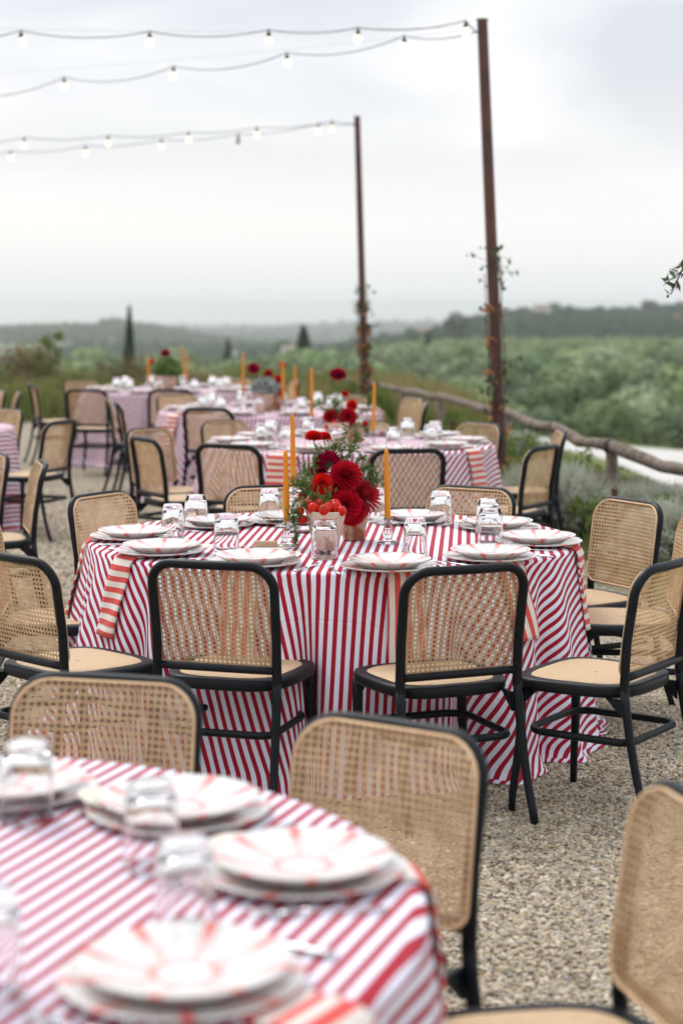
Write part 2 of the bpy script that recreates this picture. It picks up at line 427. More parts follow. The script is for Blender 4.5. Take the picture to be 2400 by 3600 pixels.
# ---------------------------------------------------------------- terrain
def sm(t): t = np.clip(t, 0, 1); return t * t * (3 - 2 * t)
FX = np.array([[-20, 6.2], [0, 3.35], [8, 2.72], [12.5, 2.3], [19.7, 1.7], [28, 0.94], [40, -0.4], [60, -3], [12000, -4000]], float)
def fence_x(y): return np.interp(y, FX[:, 0], FX[:, 1])
def ridge(x, px, pz): return np.interp(x, px, pz)
def terrain(x, y):
    x = np.asarray(x, float); y = np.asarray(y, float)
    b = np.maximum(x - fence_x(y) - 0.15, y - 34)
    h = -2.0 * sm(np.clip(b, 0, None) / 5.5)
    ys_ = np.interp(x, [-2, 4.4, 6.4, 8.6, 9.9, 11.5, 12.2], [59.6, 54.6, 50.6, 47.8, 44.8, 39.2, 31])
    h = h - 4.5 * np.clip((y - ys_) / 42, 0, 1) - 1.0 * np.clip((y - 100) / 32, 0, 1)
    base = np.interp(y, [130, 520, 900, 1600, 2500, 6000, 12500], [0, -5.0, -13, -32, -50, -80, -104])
    h = h + base
    # right wooded hill
    prof = ridge(x, [-80, 25, 45, 63, 80, 110, 160, 185, 260, 500, 1500], [0, 0, 3, 8, 13, 15.5, 14, 18.5, 22, 27, 38])
    bump = prof * np.exp(-((y - 1020) / 230.0) ** 2)
    # left hill
    p2 = ridge(x, [-2500, -700, -400, -277, -220, -160, -118, -79, -30, 60, 300], [22, 20, 17.5, 16.5, 18.5, 19, 12, 5.5, 1, 0, 0])
    bump = bump + p2 * np.exp(-((y - 1520) / 280.0) ** 2)
    h = h - 8.5 * sm((40 - x) / 110) * sm((y - 150) / 260) * (1 - sm((y - 700) / 500))
    w = sm((y - 560) / 200)
    h = h + bump * w
    fr = 7 * np.sin(x / 260 + 1.3) + 4 * np.sin(x / 97.0)
    h = h + (10 + fr) * np.exp(-((y - 3600) / 650.0) ** 2) * w
    fr = 7 * np.sin(x / 420 + 4.0) + 3 * np.sin(x / 150.0)
    h = h + (11 + fr) * np.exp(-((y - 6200) / 900.0) ** 2) * w
    return h
ys = np.concatenate([np.arange(-9, 60, 0.6), np.geomspace(60, 12500, 190)])
us = np.sign(np.linspace(-1, 1, 181)) * np.abs(np.linspace(-1, 1, 181)) ** 1.25
Y, U = np.meshgrid(ys, us, indexing='ij')
X = U * (12 + 0.42 * np.maximum(Y, 0))
Z = terrain(X, Y)
G = np.stack([X, Y, Z], -1)
mb = MB(); mb.grid(G)
me = mb.mesh('ground')
mGround, nt, p = new_mat('gravel_and_meadow'); g = NG(nt)
geo = nt.nodes.new('ShaderNodeNewGeometry'); pos = geo.outputs['Position']
spx = nt.nodes.new('ShaderNodeSeparateXYZ'); nt.links.new(pos, spx.inputs[0])
vor = nt.nodes.new('ShaderNodeTexVoronoi'); vor.inputs['Scale'].default_value = 62; nt.links.new(pos, vor.inputs['Vector'])
vs2 = nt.nodes.new('ShaderNodeSeparateColor'); nt.links.new(vor.outputs['Color'], vs2.inputs[0])
gr = nt.nodes.new('ShaderNodeValToRGB')
for i, (q, c) in enumerate(((0.0, (0.10, 0.075, 0.05)), (0.3, (0.25, 0.20, 0.14)), (0.62, (0.36, 0.31, 0.23)), (1.0, (0.50, 0.46, 0.38)))):
    el_ = gr.color_ramp.elements[i] if i < 2 else gr.color_ramp.elements.new(q)
    el_.position = q; el_.color = (*c, 1)
gr.color_ramp.elements[0].position = 0
nt.links.new(vs2.outputs[0], gr.inputs[0])
lowf = g.noise(pos, 0.9, 4)
grav = g.mix(g.m('MULTIPLY', lowf, 0.55), gr.outputs[0], (0.27, 0.23, 0.165))
# meadow colours
mead = g.mix(g.ss(g.noise(pos, 0.25, 5), 0.35, 0.65), (0.085, 0.125, 0.038), (0.15, 0.185, 0.065))
attr = nt.nodes.new('ShaderNodeAttribute'); attr.attribute_name = 'zone'
asp = nt.nodes.new('ShaderNodeSeparateColor'); nt.links.new(attr.outputs['Color'], asp.inputs[0])
soil = g.mix(g.ss(g.noise(pos, 3, 5), 0.4, 0.62), (0.15, 0.115, 0.07), (0.10, 0.12, 0.045))
c0 = g.mix(asp.outputs[0], grav, soil)
c1 = g.mix(asp.outputs[1], c0, mead)
far = g.mix(g.ss(g.noise(pos, 0.012, 6, 0.62), 0.40, 0.60), (0.09, 0.125, 0.065), (0.20, 0.215, 0.12))
c2 = g.mix(g.ss(spx.outputs[1], 450, 800), c1, far)
nt.links.new(c2, p.inputs['Base Color']); p.inputs['Roughness'].default_value = 0.9; p.inputs['Specular IOR Level'].default_value = 0.2
bm = nt.nodes.new('ShaderNodeBump'); bm.inputs['Strength'].default_value = 0.7; bm.inputs['Distance'].default_value = 0.008
nt.links.new(vor.outputs['Distance'], bm.inputs['Height']); bm.invert = True; nt.links.new(bm.outputs[0], p.inputs['Normal'])
ground = link('ground', me, mGround); ground['kind'] = 'structure'
ca = me.color_attributes.new('zone', 'FLOAT_COLOR', 'POINT')
fx = fence_x(Y); n_ = 0.18 * np.sin(Y * 2.1) + 0.12 * np.sin(Y * 5.3 + X)
bed = sm((X - (fx - 0.78 + n_)) / 0.15)
meadow = np.maximum(sm((X - fx - 0.1) / 0.5), sm((Y - 27.2 - n_ * 2) / 0.8))
ca.data.foreach_set('color', np.stack([bed, meadow, 0 * bed, 0 * bed + 1], -1).astype(np.float32).ravel())

# pale road running below the fence
lo = np.array([(7.6, 8), (7.2, 20), (6.9, 28), (6.7, 35.6), (6.6, 38.8), (6.3, 43.9), (5.4, 48.3), (3.5, 51.5), (-2, 55.5)], float)
hi = np.array([(13, 8), (12.6, 20), (12.2, 30), (11.5, 38), (9.9, 43.6), (8.6, 46.6), (6.4, 49.4), (4.4, 53.5), (-2, 58.8)], float)
t = np.linspace(0, len(lo) - 1, 60)
k_ = np.ones(5) / 5
def sline(A):
    return np.stack([np.convolve(np.pad(np.interp(t, range(len(A)), A[:, j]), 2, 'edge'), k_, 'valid') for j in (0, 1)], -1)
lo_, hi_ = sline(lo), sline(hi)
cx, cy = ((lo_ + hi_) / 2).T
rows = []
for o_ in np.linspace(0, 1, 7):
    q = lo_ * (1 - o_) + hi_ * o_
    rows.append(np.stack([q[:, 0], q[:, 1], terrain(q[:, 0], q[:, 1]) + 0.06 - 0.05 * abs(o_ - .5) * 2], -1))
mb = MB(); mb.grid(np.array(rows)); rd = mb.put('road', mRoad); rd['kind'] = 'structure'

# ---------------------------------------------------------------- haze
hz = MB().box((0, 6290, -61), (11400, 12640, 138)).mesh('haze', smooth=False)
mHz = bpy.data.materials.new('thin_haze'); mHz.use_nodes = True
nt = mHz.node_tree; nt.nodes.remove(nt.nodes['Principled BSDF'])
pv = nt.nodes.new('ShaderNodeVolumePrincipled'); pv.inputs['Color'].default_value = (0.94, 0.975, 1.0, 1); pv.inputs['Density'].default_value = 0.00026; pv.inputs['Anisotropy'].default_value = 0.6
nt.links.new(pv.outputs[0], nt.nodes['Material Output'].inputs['Volume'])
haze = link('haze', hz, mHz); haze['kind'] = 'stuff'; haze['label'] = 'thin pale haze over the valley and far hills'

# ---------------------------------------------------------------- pebbles (geometry nodes, one object)
def pebbles(name, npts, y0, y1, size, seedv):
    ry = np.sqrt(rng.random(npts) * (y1 ** 2 - y0 ** 2) + y0 ** 2)
    hw = ry * 0.198 + 0.25
    rx = (rng.random(npts) * 2 - 1) * hw
    keep = rx < fence_x(ry) - 0.75 + 0.12 * np.sin(ry * 2.1)
    rx, ry = rx[keep], ry[keep]; n = len(rx)
    me = bpy.data.meshes.new(name)
    me.vertices.add(n)
    zz = rng.random(n) * 0.004 + 0.001
    me.vertices.foreach_set('co', np.stack([rx, ry, zz], -1).astype(np.float32).ravel())
    rot = me.attributes.new('rot', 'FLOAT_VECTOR', 'POINT')
    rot.data.foreach_set('vector', np.stack([rng.normal(0, .22, n), rng.normal(0, .22, n), rng.random(n) * 6.28], -1).astype(np.float32).ravel())
    sc = me.attributes.new('scl', 'FLOAT_VECTOR', 'POINT')
    s0 = size * (0.55 + 0.8 * rng.random(n) ** 1.6)
    sc.data.foreach_set('vector', np.stack([s0 * (0.9 + .7 * rng.random(n)), s0 * (.65 + .3 * rng.random(n)), s0 * (.45 + .28 * rng.random(n))], -1).astype(np.float32).ravel())
    o = link(name, me)
    ng = bpy.data.node_groups.new(name + '_scatter', 'GeometryNodeTree')
    ng.interface.new_socket('Geometry', in_out='INPUT', socket_type='NodeSocketGeometry')
    ng.interface.new_socket('Geometry', in_out='OUTPUT', socket_type='NodeSocketGeometry')
    N = ng.nodes.new; L = ng.links.new
    gi, go = N('NodeGroupInput'), N('NodeGroupOutput')
    ico = N('GeometryNodeMeshIcoSphere'); ico.inputs['Radius'].default_value = 1; ico.inputs['Subdivisions'].default_value = 2
    nz = N('ShaderNodeTexNoise'); nz.inputs['Scale'].default_value = 0.9; nz.inputs['Detail'].default_value = 1
    sp_ = N('GeometryNodeSetPosition')
    nrm = N('GeometryNodeInputNormal'); vm = N('ShaderNodeVectorMath'); vm.operation = 'SCALE'
    mt = N('ShaderNodeMath'); mt.operation = 'MULTIPLY_ADD'; mt.inputs[1].default_value = 1.1; mt.inputs[2].default_value = -0.55
    L(nz.outputs[0], mt.inputs[0]); L(nrm.outputs[0], vm.inputs[0]); L(mt.outputs[0], vm.inputs['Scale'])
    L(ico.outputs[0], sp_.inputs['Geometry']); L(vm.outputs[0], sp_.inputs['Offset'])
    ss_ = N('GeometryNodeSetShadeSmooth'); L(sp_.outputs[0], ss_.inputs[0])
    sm_ = N('GeometryNodeSetMaterial'); sm_.inputs['Material'].default_value = mPebble; L(ss_.outputs[0], sm_.inputs[0])
    ip = N('GeometryNodeInstanceOnPoints')
    a1 = N('GeometryNodeInputNamedAttribute'); a1.data_type = 'FLOAT_VECTOR'; a1.inputs[0].default_value = 'rot'
    a2 = N('GeometryNodeInputNamedAttribute'); a2.data_type = 'FLOAT_VECTOR'; a2.inputs[0].default_value = 'scl'
    er = N('FunctionNodeEulerToRotation'); L(a1.outputs['Attribute'], er.inputs[0])
    L(gi.outputs[0], ip.inputs['Points']); L(sm_.outputs[0], ip.inputs['Instance']); L(er.outputs[0], ip.inputs['Rotation']); L(a2.outputs['Attribute'], ip.inputs['Scale'])
    L(ip.outputs[0], go.inputs[0])
    md = o.modifiers.new('scatter', 'NODES'); md.node_group = ng
    tag(o, 'loose beige and grey pebbles of the gravel terrace', kind='stuff')
    return o
mPebble, nt, p = new_mat('pebble'); g = NG(nt)
oi = nt.nodes.new('ShaderNodeObjectInfo'); rp = nt.nodes.new('ShaderNodeValToRGB'); rp.color_ramp.interpolation = 'LINEAR'
cols = ((0.0, (0.22, 0.145, 0.08)), (0.13, (0.20, 0.18, 0.15)), (0.26, (0.40, 0.31, 0.19)), (0.4, (0.34, 0.31, 0.255)), (0.54, (0.52, 0.43, 0.29)), (0.66, (0.28, 0.26, 0.225)), (0.78, (0.62, 0.55, 0.42)), (0.90, (0.42, 0.30, 0.17)), (1.0, (0.70, 0.66, 0.57)))
while len(rp.color_ramp.elements) < len(cols): rp.color_ramp.elements.new(0.5)
for el_, (q, c) in zip(rp.color_ramp.elements, cols): el_.position = q; el_.color = (*c, 1)
nt.links.new(oi.outputs['Random'], rp.inputs[0])
geo = nt.nodes.new('ShaderNodeNewGeometry')
cc = g.mix(g.m('MULTIPLY', g.noise(geo.outputs['Position'], 1.1, 3), 0.16), rp.outputs[0], (0.29, 0.25, 0.185))
nt.links.new(cc, p.inputs['Base Color']); p.inputs['Roughness'].default_value = 0.7; p.inputs['Specular IOR Level'].default_value = 0.3
pebbles('gravel', 200000, 3.4, 9.6, 0.0078, 1)
pebbles('gravel', 120000, 9.6, 17.0, 0.012, 2)

# ---------------------------------------------------------------- foliage builders
def leaf_quads(P, size, aspect=2.2, up=0.3, normal=None, jitter=0.6):
    n = len(P)
    a = rng.normal(size=(n, 3)); a[:, 2] += up; a /= np.linalg.norm(a, axis=1)[:, None]
    b = rng.normal(size=(n, 3))
    if normal is not None:
        N_ = normal + rng.normal(size=(n, 3)) * jitter; N_ /= np.linalg.norm(N_, axis=1)[:, None]
        a = np.cross(N_, a); a /= np.linalg.norm(a, axis=1)[:, None] + 1e-9; b = N_
    b = np.cross(a, b); b /= np.linalg.norm(b, axis=1)[:, None]
    s_ = (np.asarray(size) * (0.6 + 0.8 * rng.random(n)))[:, None]
    a = a * s_ * 0.5; b = b * s_ * 0.5 / aspect
    return np.stack([P - a, P + b * 1.0 - a * 0.1, P + a, P - b * 1.0 - a * 0.1], 1)
def blob_pts(n, c, r, shell=0.35):
    d = rng.normal(size=(n, 3)); d /= np.linalg.norm(d, axis=1)[:, None]
    rad = 1 - shell * rng.random(n) ** 1.5
    return np.asarray(c) + d * rad[:, None] * np.asarray(r)
def crown_mesh(name, h0, w, h, blobs, n, leaf, flat=1.0, aspect=1.6):
    pts, nor = [], []
    for i in range(blobs + 1):
        a = rng.random() * 6.28; el = rng.random() * 1.2 - 0.15
        c0 = np.array([0, 0, h0 + h * 0.5])
        if i == 0: c = c0; rr = np.array([w * .38, w * .38, h * .42]); m = int(n * .34)
        else:
            c = c0 + np.array([math.cos(a) * math.cos(el) * w * .30, math.sin(a) * math.cos(el) * w * .30, math.sin(el) * h * .30])
            q = w * (0.15 + 0.10 * rng.random()); rr = np.array([q, q, q * 0.85]); m = int(n * .66 / blobs)
        P = blob_pts(m, c, rr, 0.28); pts.append(P)
        d = (P - c) / rr; nor.append(d / np.linalg.norm(d, axis=1)[:, None])
    P = np.concatenate(pts); N_ = np.concatenate(nor)
    return quads_mesh(name, leaf_quads(P, leaf, aspect, normal=N_, jitter=0.45))
def trunk_mesh(name, h, r, lean=0.1, limbs=3, top=None):
    mb = MB()
    mb.tube([(0, 0, -0.4), (lean * 0.3, 0, h * 0.3), (lean, lean * 0.4, h * 0.62)], [r * 1.25, r, r * 0.8], 7)
    for i in range(limbs):
        a = i * 2 * PI / limbs + 0.5; q = h * 0.3
        mb.tube([(lean * 0.9, lean * 0.35, h * 0.58), (lean + math.cos(a) * q * .5, math.sin(a) * q * .5, h * .8), (lean + math.cos(a) * q, math.sin(a) * q, h)], [r * .6, r * .4, r * .15], 5)
    return mb.mesh(name)

# olive grove
oliveM = []
for i in range(5):
    w, h = 4.7, 4.0
    cm = crown_mesh('crown', 0.5, w, h, 8, 1500, 0.36, 0.95, 1.5); cm.materials.append(mOlive[i % 3])
    tm = trunk_mesh('trunk', 2.0, 0.16, 0.15); tm.materials.append(mTrunk)
    oliveM.append((cm, tm))
cand = []
y = 94.0
while y < 640:
    hw = y * 0.24 + 8
    stp = 5.4 if y < 300 else 6.0
    if y < 120: stp = 3.7
    x = -hw
    while x < hw:
        cand.append((x + rng.normal(0, .7), y + rng.normal(0, .8)))
        x += stp
    y += stp * (0.95 if y < 250 else 1.15)
cand = [(x, y) for x, y in cand if y < 360 + max(0, x + 40) * 3.2]
cand.sort(key=lambda c: c[1])
inv = [c for c in cand if abs(c[0]) < c[1] * 0.19]
near_o, rest_o = inv[:299], inv[299:]
rest_o += [c for c in cand if abs(c[0]) >= c[1] * 0.19]
cols3 = ['left of the frame', 'in the middle of the grove', 'right of the frame']
for i, (x, y) in enumerate(near_o):
    cm, tm = oliveM[rng.integers(5)]
    t = empty('olive_tree', (x, y, float(terrain(x, y))), rng.random() * 6.28)
    s_ = (0.8 + 0.45 * rng.random()) * (0.62 + 0.38 * min(1, (y - 90) / 45)); t.scale = (s_, s_, s_ * (0.85 + .3 * rng.random()))
    link('crown', cm, None, t); link('trunk', tm, None, t)
    tag(t, 'bushy grey-green olive tree crowded among its neighbours in the grove below the fence', 'olive tree', 'olive trees of the grove below the fence')
def scatter_mesh(name, pts, protos, scl, mat_idx=None):
    """joins many copies of small prototype meshes into one"""
    Qs = []
    for (x, y) in pts:
        P = protos[rng.integers(len(protos))]
        s_ = scl[0] + (scl[1] - scl[0]) * rng.random(); a = rng.random() * 6.28
        ca_, sa_ = math.cos(a) * s_, math.sin(a) * s_
        q = P.copy()
        q[..., 0], q[..., 1] = P[..., 0] * ca_ - P[..., 1] * sa_ + x, P[..., 0] * sa_ + P[..., 1] * ca_ + y
        q[..., 2] = P[..., 2] * s_ * (0.85 + .3 * rng.random()) + float(terrain(x, y))
        Qs.append(q)
    return quads_mesh(name, np.concatenate(Qs))
def crown_quads(h0, w, h, blobs, n, leaf, flat=1.0, aspect=1.6):
    me = crown_mesh('tmp', h0, w, h, blobs, n, leaf, flat, aspect)
    c = np.empty(len(me.vertices) * 3, np.float32); me.vertices.foreach_get('co', c)
    bpy.data.meshes.remove(me)
    return c.reshape(-1, 4, 3).astype(float)
pr = [crown_quads(0.3, 4.4, 3.8, 6, 300, 0.62, 0.95, 1.4) for _ in range(5)]
me = scatter_mesh('olive_grove', rest_o, pr, (0.8, 1.25))
og = link('olive_grove', me, mOlive[1]); tag(og, 'farther olive trees of the grove merging into one green mass', kind='stuff')

# wooded hills
def wood(name, x0, x1, y0, y1, n, protos, scl, label, mat, cond=None):
    pts = [(x0 + (x1 - x0) * rng.random(), y0 + (y1 - y0) * rng.random()) for _ in range(n)]
    if cond: pts = [q for q in pts if cond(*q)]
    o = link(name, scatter_mesh(name, pts, protos, scl), mat); tag(o, label, kind='stuff'); return o
pw = [crown_quads(-0.8, 9, 8, 5, 90, 3.0, 1.0, 1.2) for _ in range(5)]
wood('wooded_hillside', 5, 260, 660, 1120, 3000, pw, (0.4, 1.15), 'dark wood covering the hill at the right', mWoods,
     lambda x, y: x > 8 + (1020 - y) * 0.10 + 12 * math.sin(y / 60.0))
mFarWood = M_('far_olive_slope', (0.10, 0.145, 0.085), 0.8, 0.2, noise=(0.02, (0.17, 0.205, 0.12), 4), rand=0.2)
wood('far_olive_slope', -330, 0, 1180, 1560, 2300, [crown_quads(-0.5, 6, 4.5, 4, 44, 2.4) for _ in range(4)], (0.6, 1.2), 'rows of far olive trees on the left hill', mFarWood)
wood('valley_trees', -160, 60, 640, 1150, 700, pw, (0.35, 0.8), 'scattered trees in the valley between the hills', mWoods)
wood('far_wood', -700, 900, 2300, 4200, 2200, [crown_quads(-2, 26, 11, 4, 36, 8) for _ in range(3)], (0.7, 1.6), 'far woods on the hazy ridges', mWoods)

# individual trees
def own_tree(px, ytop, d, width, label, kind='tree', name='round_tree', base=None, mat=None, n=900):
    x = (px - 1200) * d / F_PX
    zt = CAM_H - (ytop - YH) * d / F_PX
    zb = float(terrain(x, d)) if base is None else base
    h = zt - zb
    t = empty(name, (x, d, zb))
    cm = crown_mesh('crown', h * 0.18, width, h * 0.82, 8, n, width * 0.10, 1.0); cm.materials.append(mat or mWoods)
    tm = trunk_mesh('trunk', h * 0.6, width * 0.04); tm.materials.append(mTrunk)
    part('crown', cm, None, t); part('trunk', tm, None, t)
    tag(t, label, kind); return t
def cypress(px, ytop, d, wpx, label):
    x = (px - 1200) * d / F_PX; zt = CAM_H - (ytop - YH) * d / F_PX; zb = float(terrain(x, d)); h = zt - zb
    w = 1.55 * wpx * d / F_PX
    t = empty('cypress_tree', (x, d, zb))
    n = 4200; q = rng.random(n) ** 0.8; a = rng.random(n) * 6.28
    prof = np.minimum(1, (1 - q) * 1.9) ** .75 * np.minimum(1, (q + .08) * 4) ** .6
    rr = w / 2 * prof * (0.55 + 0.45 * np.sqrt(rng.random(n))) * (1 + 0.12 * np.sin(a * 3 + q * 9))
    P = np.stack([rr * np.cos(a), rr * np.sin(a), 0.25 + q * (h - 0.25)], -1)
    me = quads_mesh('crown', leaf_quads(P, max(w * 0.22, 0.14), 1.5, up=1.2)); me.materials.append(mCyp)
    part('crown', me, None, t)
    mb = MB(); mb.tube([(0, 0, -.3), (0, 0, h * .5), (0, 0, h * .95)], [w * .08, w * .05, w * .01], 7); mb.put('trunk', mTrunk, t)
    tag(t, label, 'cypress'); return t
cypress(455, 1076, 122, 30, 'tall slim dark cypress at left, the nearest and tallest of the cypresses')
cypress(1066, 1146, 215, 44, 'broad dark cypress behind the orange candles in the middle')
cypress(802, 1192, 290, 24, 'thin small cypress between the two bigger ones')
cypress(1503, 1166, 420, 22, 'small far cypress just left of the nearer metal post')
own_tree(1608, 1088, 640, 11.0, 'large round dark tree on the skyline just left of the near metal post', mat=mWoods)
own_tree(1340, 1152, 760, 2.6, 'small pointed conifer on the skyline between the two metal posts', 'conifer', 'conifer_tree')
own_tree(1450, 1142, 700, 9, 'wide dark tree beside the pinkish house on the slope', mat=mWoods)
own_tree(1945, 1064, 960, 11, 'dark round tree rising over the middle of the right ridge', mat=mWoods)
own_tree(2285, 1052, 1000, 13, 'tall pointed dark tree highest on the right skyline', mat=mWoods)
own_tree(2215, 1078, 1000, 14, 'broad dark tree on the right skyline left of the highest tree', mat=mWoods)
own_tree(990, 1188, 620, 9, 'round dark tree beside the white house in the valley', mat=mWoods)
own_tree(395, 1131, 1500, 26, 'flat umbrella pine on the crest of the left hill', 'pine', 'umbrella_pine', mat=mWoods)
own_tree(510, 1142, 1490, 16, 'dark bushy tree on the right shoulder of the left hill crest', mat=mWoods)

def house(px, py, d, w, h, label, wall, rz=0.3):
    x = (px - 1200) * d / F_PX; z = CAM_H - (py - YH) * d / F_PX
    t = empty('house', (x, d, z), rz)
    dp = w * 0.7
    MB().box((0, 0, h / 2 - 4), (w, dp, h + 8)).put('wall', wall, t, smooth=False)
    e_ = 0.4
    v = [(-w / 2 - e_, -dp / 2 - e_, h), (w / 2 + e_, -dp / 2 - e_, h), (w / 2 + e_, dp / 2 + e_, h), (-w / 2 - e_, dp / 2 + e_, h), (-w / 2 - e_, 0, h + w * .2), (w / 2 + e_, 0, h + w * .2)]
    mbr = MB(); mbr.add(v, [(0, 1, 5, 4), (2, 3, 4, 5), (0, 4, 3), (1, 2, 5), (0, 3, 2, 1)])
    mbr.put('roof', mHRoof, t, smooth=False)
    for k in (-1, 0, 1):
        MB().box((k * w * .29, -dp / 2 - 0.02, h * .6), (w * .09, .1, h * .25)).put('window', mHWin, t, smooth=False)
    tag(t, label, 'house'); return t
house(1016, 1243, 600, 4.2, 2.0, 'white house in the valley left of the broad cypress', mHWhite)
house(1492, 1180, 740, 4.4, 2.2, 'pinkish house beside trees left of the near metal post', mHWall, -0.2)
house(1905, 1092, 930, 7.5, 1.6, 'pale house half hidden by trees along the top of the right ridge', mHWhite, 0.1)
house(2388, 1146, 900, 7, 4, 'pink house low in the wood at the right edge', mHWall, 0.4)
house(1432, 1226, 640, 3.6, 1.6, 'small white outbuilding on the slope below the pinkish house', mHWhite, 0.1)

# ---------------------------------------------------------------- weeds, sapling, shrubs and grass
def blades(P, hgt, wid, lean=0.35, seg=2):
    """tapering bent blades as loose quads"""
    n = len(P); a = rng.random(n) * 6.28; L = np.asarray(hgt) * (0.55 + 0.7 * rng.random(n))
    dx = np.stack([np.cos(a), np.sin(a), 0 * a], -1) * (L * lean * rng.random(n))[:, None]
    side = np.stack([-np.sin(a), np.cos(a), 0 * a], -1) * (wid * (0.6 + .8 * rng.random(n)))[:, None]
    up = np.stack([0 * a, 0 * a, L], -1)
    p0, p1, p2 = P, P + up * 0.55 + dx * 0.35, P + up + dx
    q1 = np.stack([p0 - side, p0 + side, p1 + side * .8, p1 - side * .8], 1)
    q2 = np.stack([p1 - side * .8, p1 + side * .8, p2 + side * .12, p2 - side * .12], 1)
    return np.concatenate([q1, q2])
# grass on the bank and round the shrubs
n = 26000
gy = 9 + 33 * rng.random(n) ** 1.3; gx = fence_x(gy) - 0.7 + 6.5 * rng.random(n) ** 1.5
P = np.stack([gx, gy, terrain(gx, gy)], -1)
Q = blades(P, 0.14, 0.006, 0.8)
o = link('bank_grass', quads_mesh('bank_grass', Q), mGrass); tag(o, 'short green grass on the bank by the rail fence', kind='stuff')
n = 14000
gy = 26.5 + 9 * rng.random(n); gx = -8 + 10.5 * rng.random(n)
k = gx < fence_x(gy) + 2
P = np.stack([gx, gy, terrain(gx, gy)], -1)[k]
Q = blades(P, 0.5, 0.012, 0.5)
mDry = M_('dry_grass', (0.13, 0.185, 0.045), 0.8, 0.2, noise=(0.55, (0.36, 0.27, 0.13), 5), translucent=0.35)
o = link('meadow_grass', quads_mesh('meadow_grass', Q), mDry); tag(o, 'rough meadow grass behind the farthest tables', kind='stuff')
n = 16000
gy = 52 + 12 * rng.random(n); gx = (rng.random(n) * 2 - 1) * gy * 0.25
k = np.array([np.min(np.hypot(cx - a_, cy - b_)) > 3.4 for a_, b_ in zip(gx, gy)])
P = np.stack([gx, gy, terrain(gx, gy)], -1)[k]
o = link('verge_grass', quads_mesh('verge_grass', blades(P, 0.25, 0.02, 0.5)), mGrass); tag(o, 'green verge between the road and the olive grove', kind='stuff')

mWeedG = M_('weed_green', (0.15, 0.20, 0.045), 0.8, 0.2, noise=(1.5, (0.22, 0.24, 0.08), 5), translucent=0.35, rand=0.2)
mWeedB = M_('weed_brown', (0.27, 0.20, 0.11), 0.85, 0.2, noise=(1.5, (0.20, 0.20, 0.08), 5), translucent=0.3, rand=0.2)
def weed_bush(x, y, w, h, label, mat, group='wild bushes behind the farthest tables', stems=70, leafn=1500):
    t = empty('wild_bush', (x, y, float(terrain(x, y))), rng.random() * 6)
    a = rng.random(stems) * 6.28; q = rng.random(stems) ** .6 * w * .25
    P0 = np.stack([np.cos(a) * q, np.sin(a) * q, 0 * a], -1)
    b = blades(P0, h, 0.01, 0.5); me = quads_mesh('stem', b); me.materials.append(mWeedB)
    reg(t, link('stem', me, None, t))['kind'] = 'stuff'
    P = []
    for i in range(9):
        a_ = rng.random() * 6.28; q_ = rng.random() * w * .4
        P.append(blob_pts(leafn // 9, (math.cos(a_) * q_, math.sin(a_) * q_, h * (0.25 + .5 * rng.random())), (w * .2, w * .2, h * .27), .7))
    me = quads_mesh('foliage', leaf_quads(np.concatenate(P), 0.075, 2.2)); me.materials.append(mat)
    reg(t, link('foliage', me, None, t))['kind'] = 'stuff'
    tag(t, label, 'bush', group); return t
wb = [(-5.9, 29.5, 1.5, 1.0, mWeedG, 'leafy green bush at the left edge behind the far chairs'), (-5.0, 30.5, 1.4, 1.1, mWeedB, 'brownish dry bush under the spindly sapling at left'),
      (-4.2, 28.8, 1.5, 0.85, mWeedG, 'green bush behind the lone chair at far left'), (-3.4, 30.2, 1.4, 0.85, mWeedB, 'brown weedy bush just left of the tall cypress'),
      (-2.4, 29.4, 1.3, 0.75, mWeedB, 'brown weedy bush in front of the tall cypress foot'), (-1.4, 30.4, 1.5, 0.75, mWeedG, 'green bush behind the farthest centrepiece'),
      (-0.3, 30.6, 1.5, 0.7, mWeedG, 'low green bush right of the farthest centrepiece'), (-6.9, 30.0, 1.6, 1.1, mWeedG, 'tall green bush cut by the left edge'),
      (-4.6, 27.6, 1.2, 0.6, mWeedG, 'low bright green clump at the gravel edge, far left'), (-3.2, 27.5, 1.0, 0.45, mWeedG, 'low bright green clump left of the farthest table'),
      (0.2, 27.6, 0.9, 0.6, mWeedG, 'low green clump by the far end of the rail fence')]
for (x, y, w, h, m_, lb) in wb: weed_bush(x, y, w, h, lb, m_)
# spindly sapling
sx_, sy_ = (175 - 1200) * 30 / F_PX, 30.0
t = empty('sapling', (sx_, sy_, 0))
mb = MB(); mb.tube([(0, 0, 0), (.02, 0, .6), (-.01, .02, 1.25)], [.015, .011, .004], 6)
for i in range(9):
    a = i * 2.4; z = .45 + i * .085
    mb.tube([(0, 0, z), (math.cos(a) * .12, math.sin(a) * .12, z + .1), (math.cos(a) * .2, math.sin(a) * .2, z + .14)], [.006, .004, .002], 4)
mb.put('trunk', mTwig, t)
P = np.concatenate([blob_pts(55, (math.cos(i * 2.4) * .15, math.sin(i * 2.4) * .15, .55 + i * .08), (.1, .1, .09), .8) for i in range(9)])
P[:, 0] *= 1.0
me = quads_mesh('crown', leaf_quads(P, .06, 1.6)); me.materials.append(mWeedG); part('crown', me, None, t)
tag(t, 'spindly young sapling standing above the weeds at far left', 'sapling')

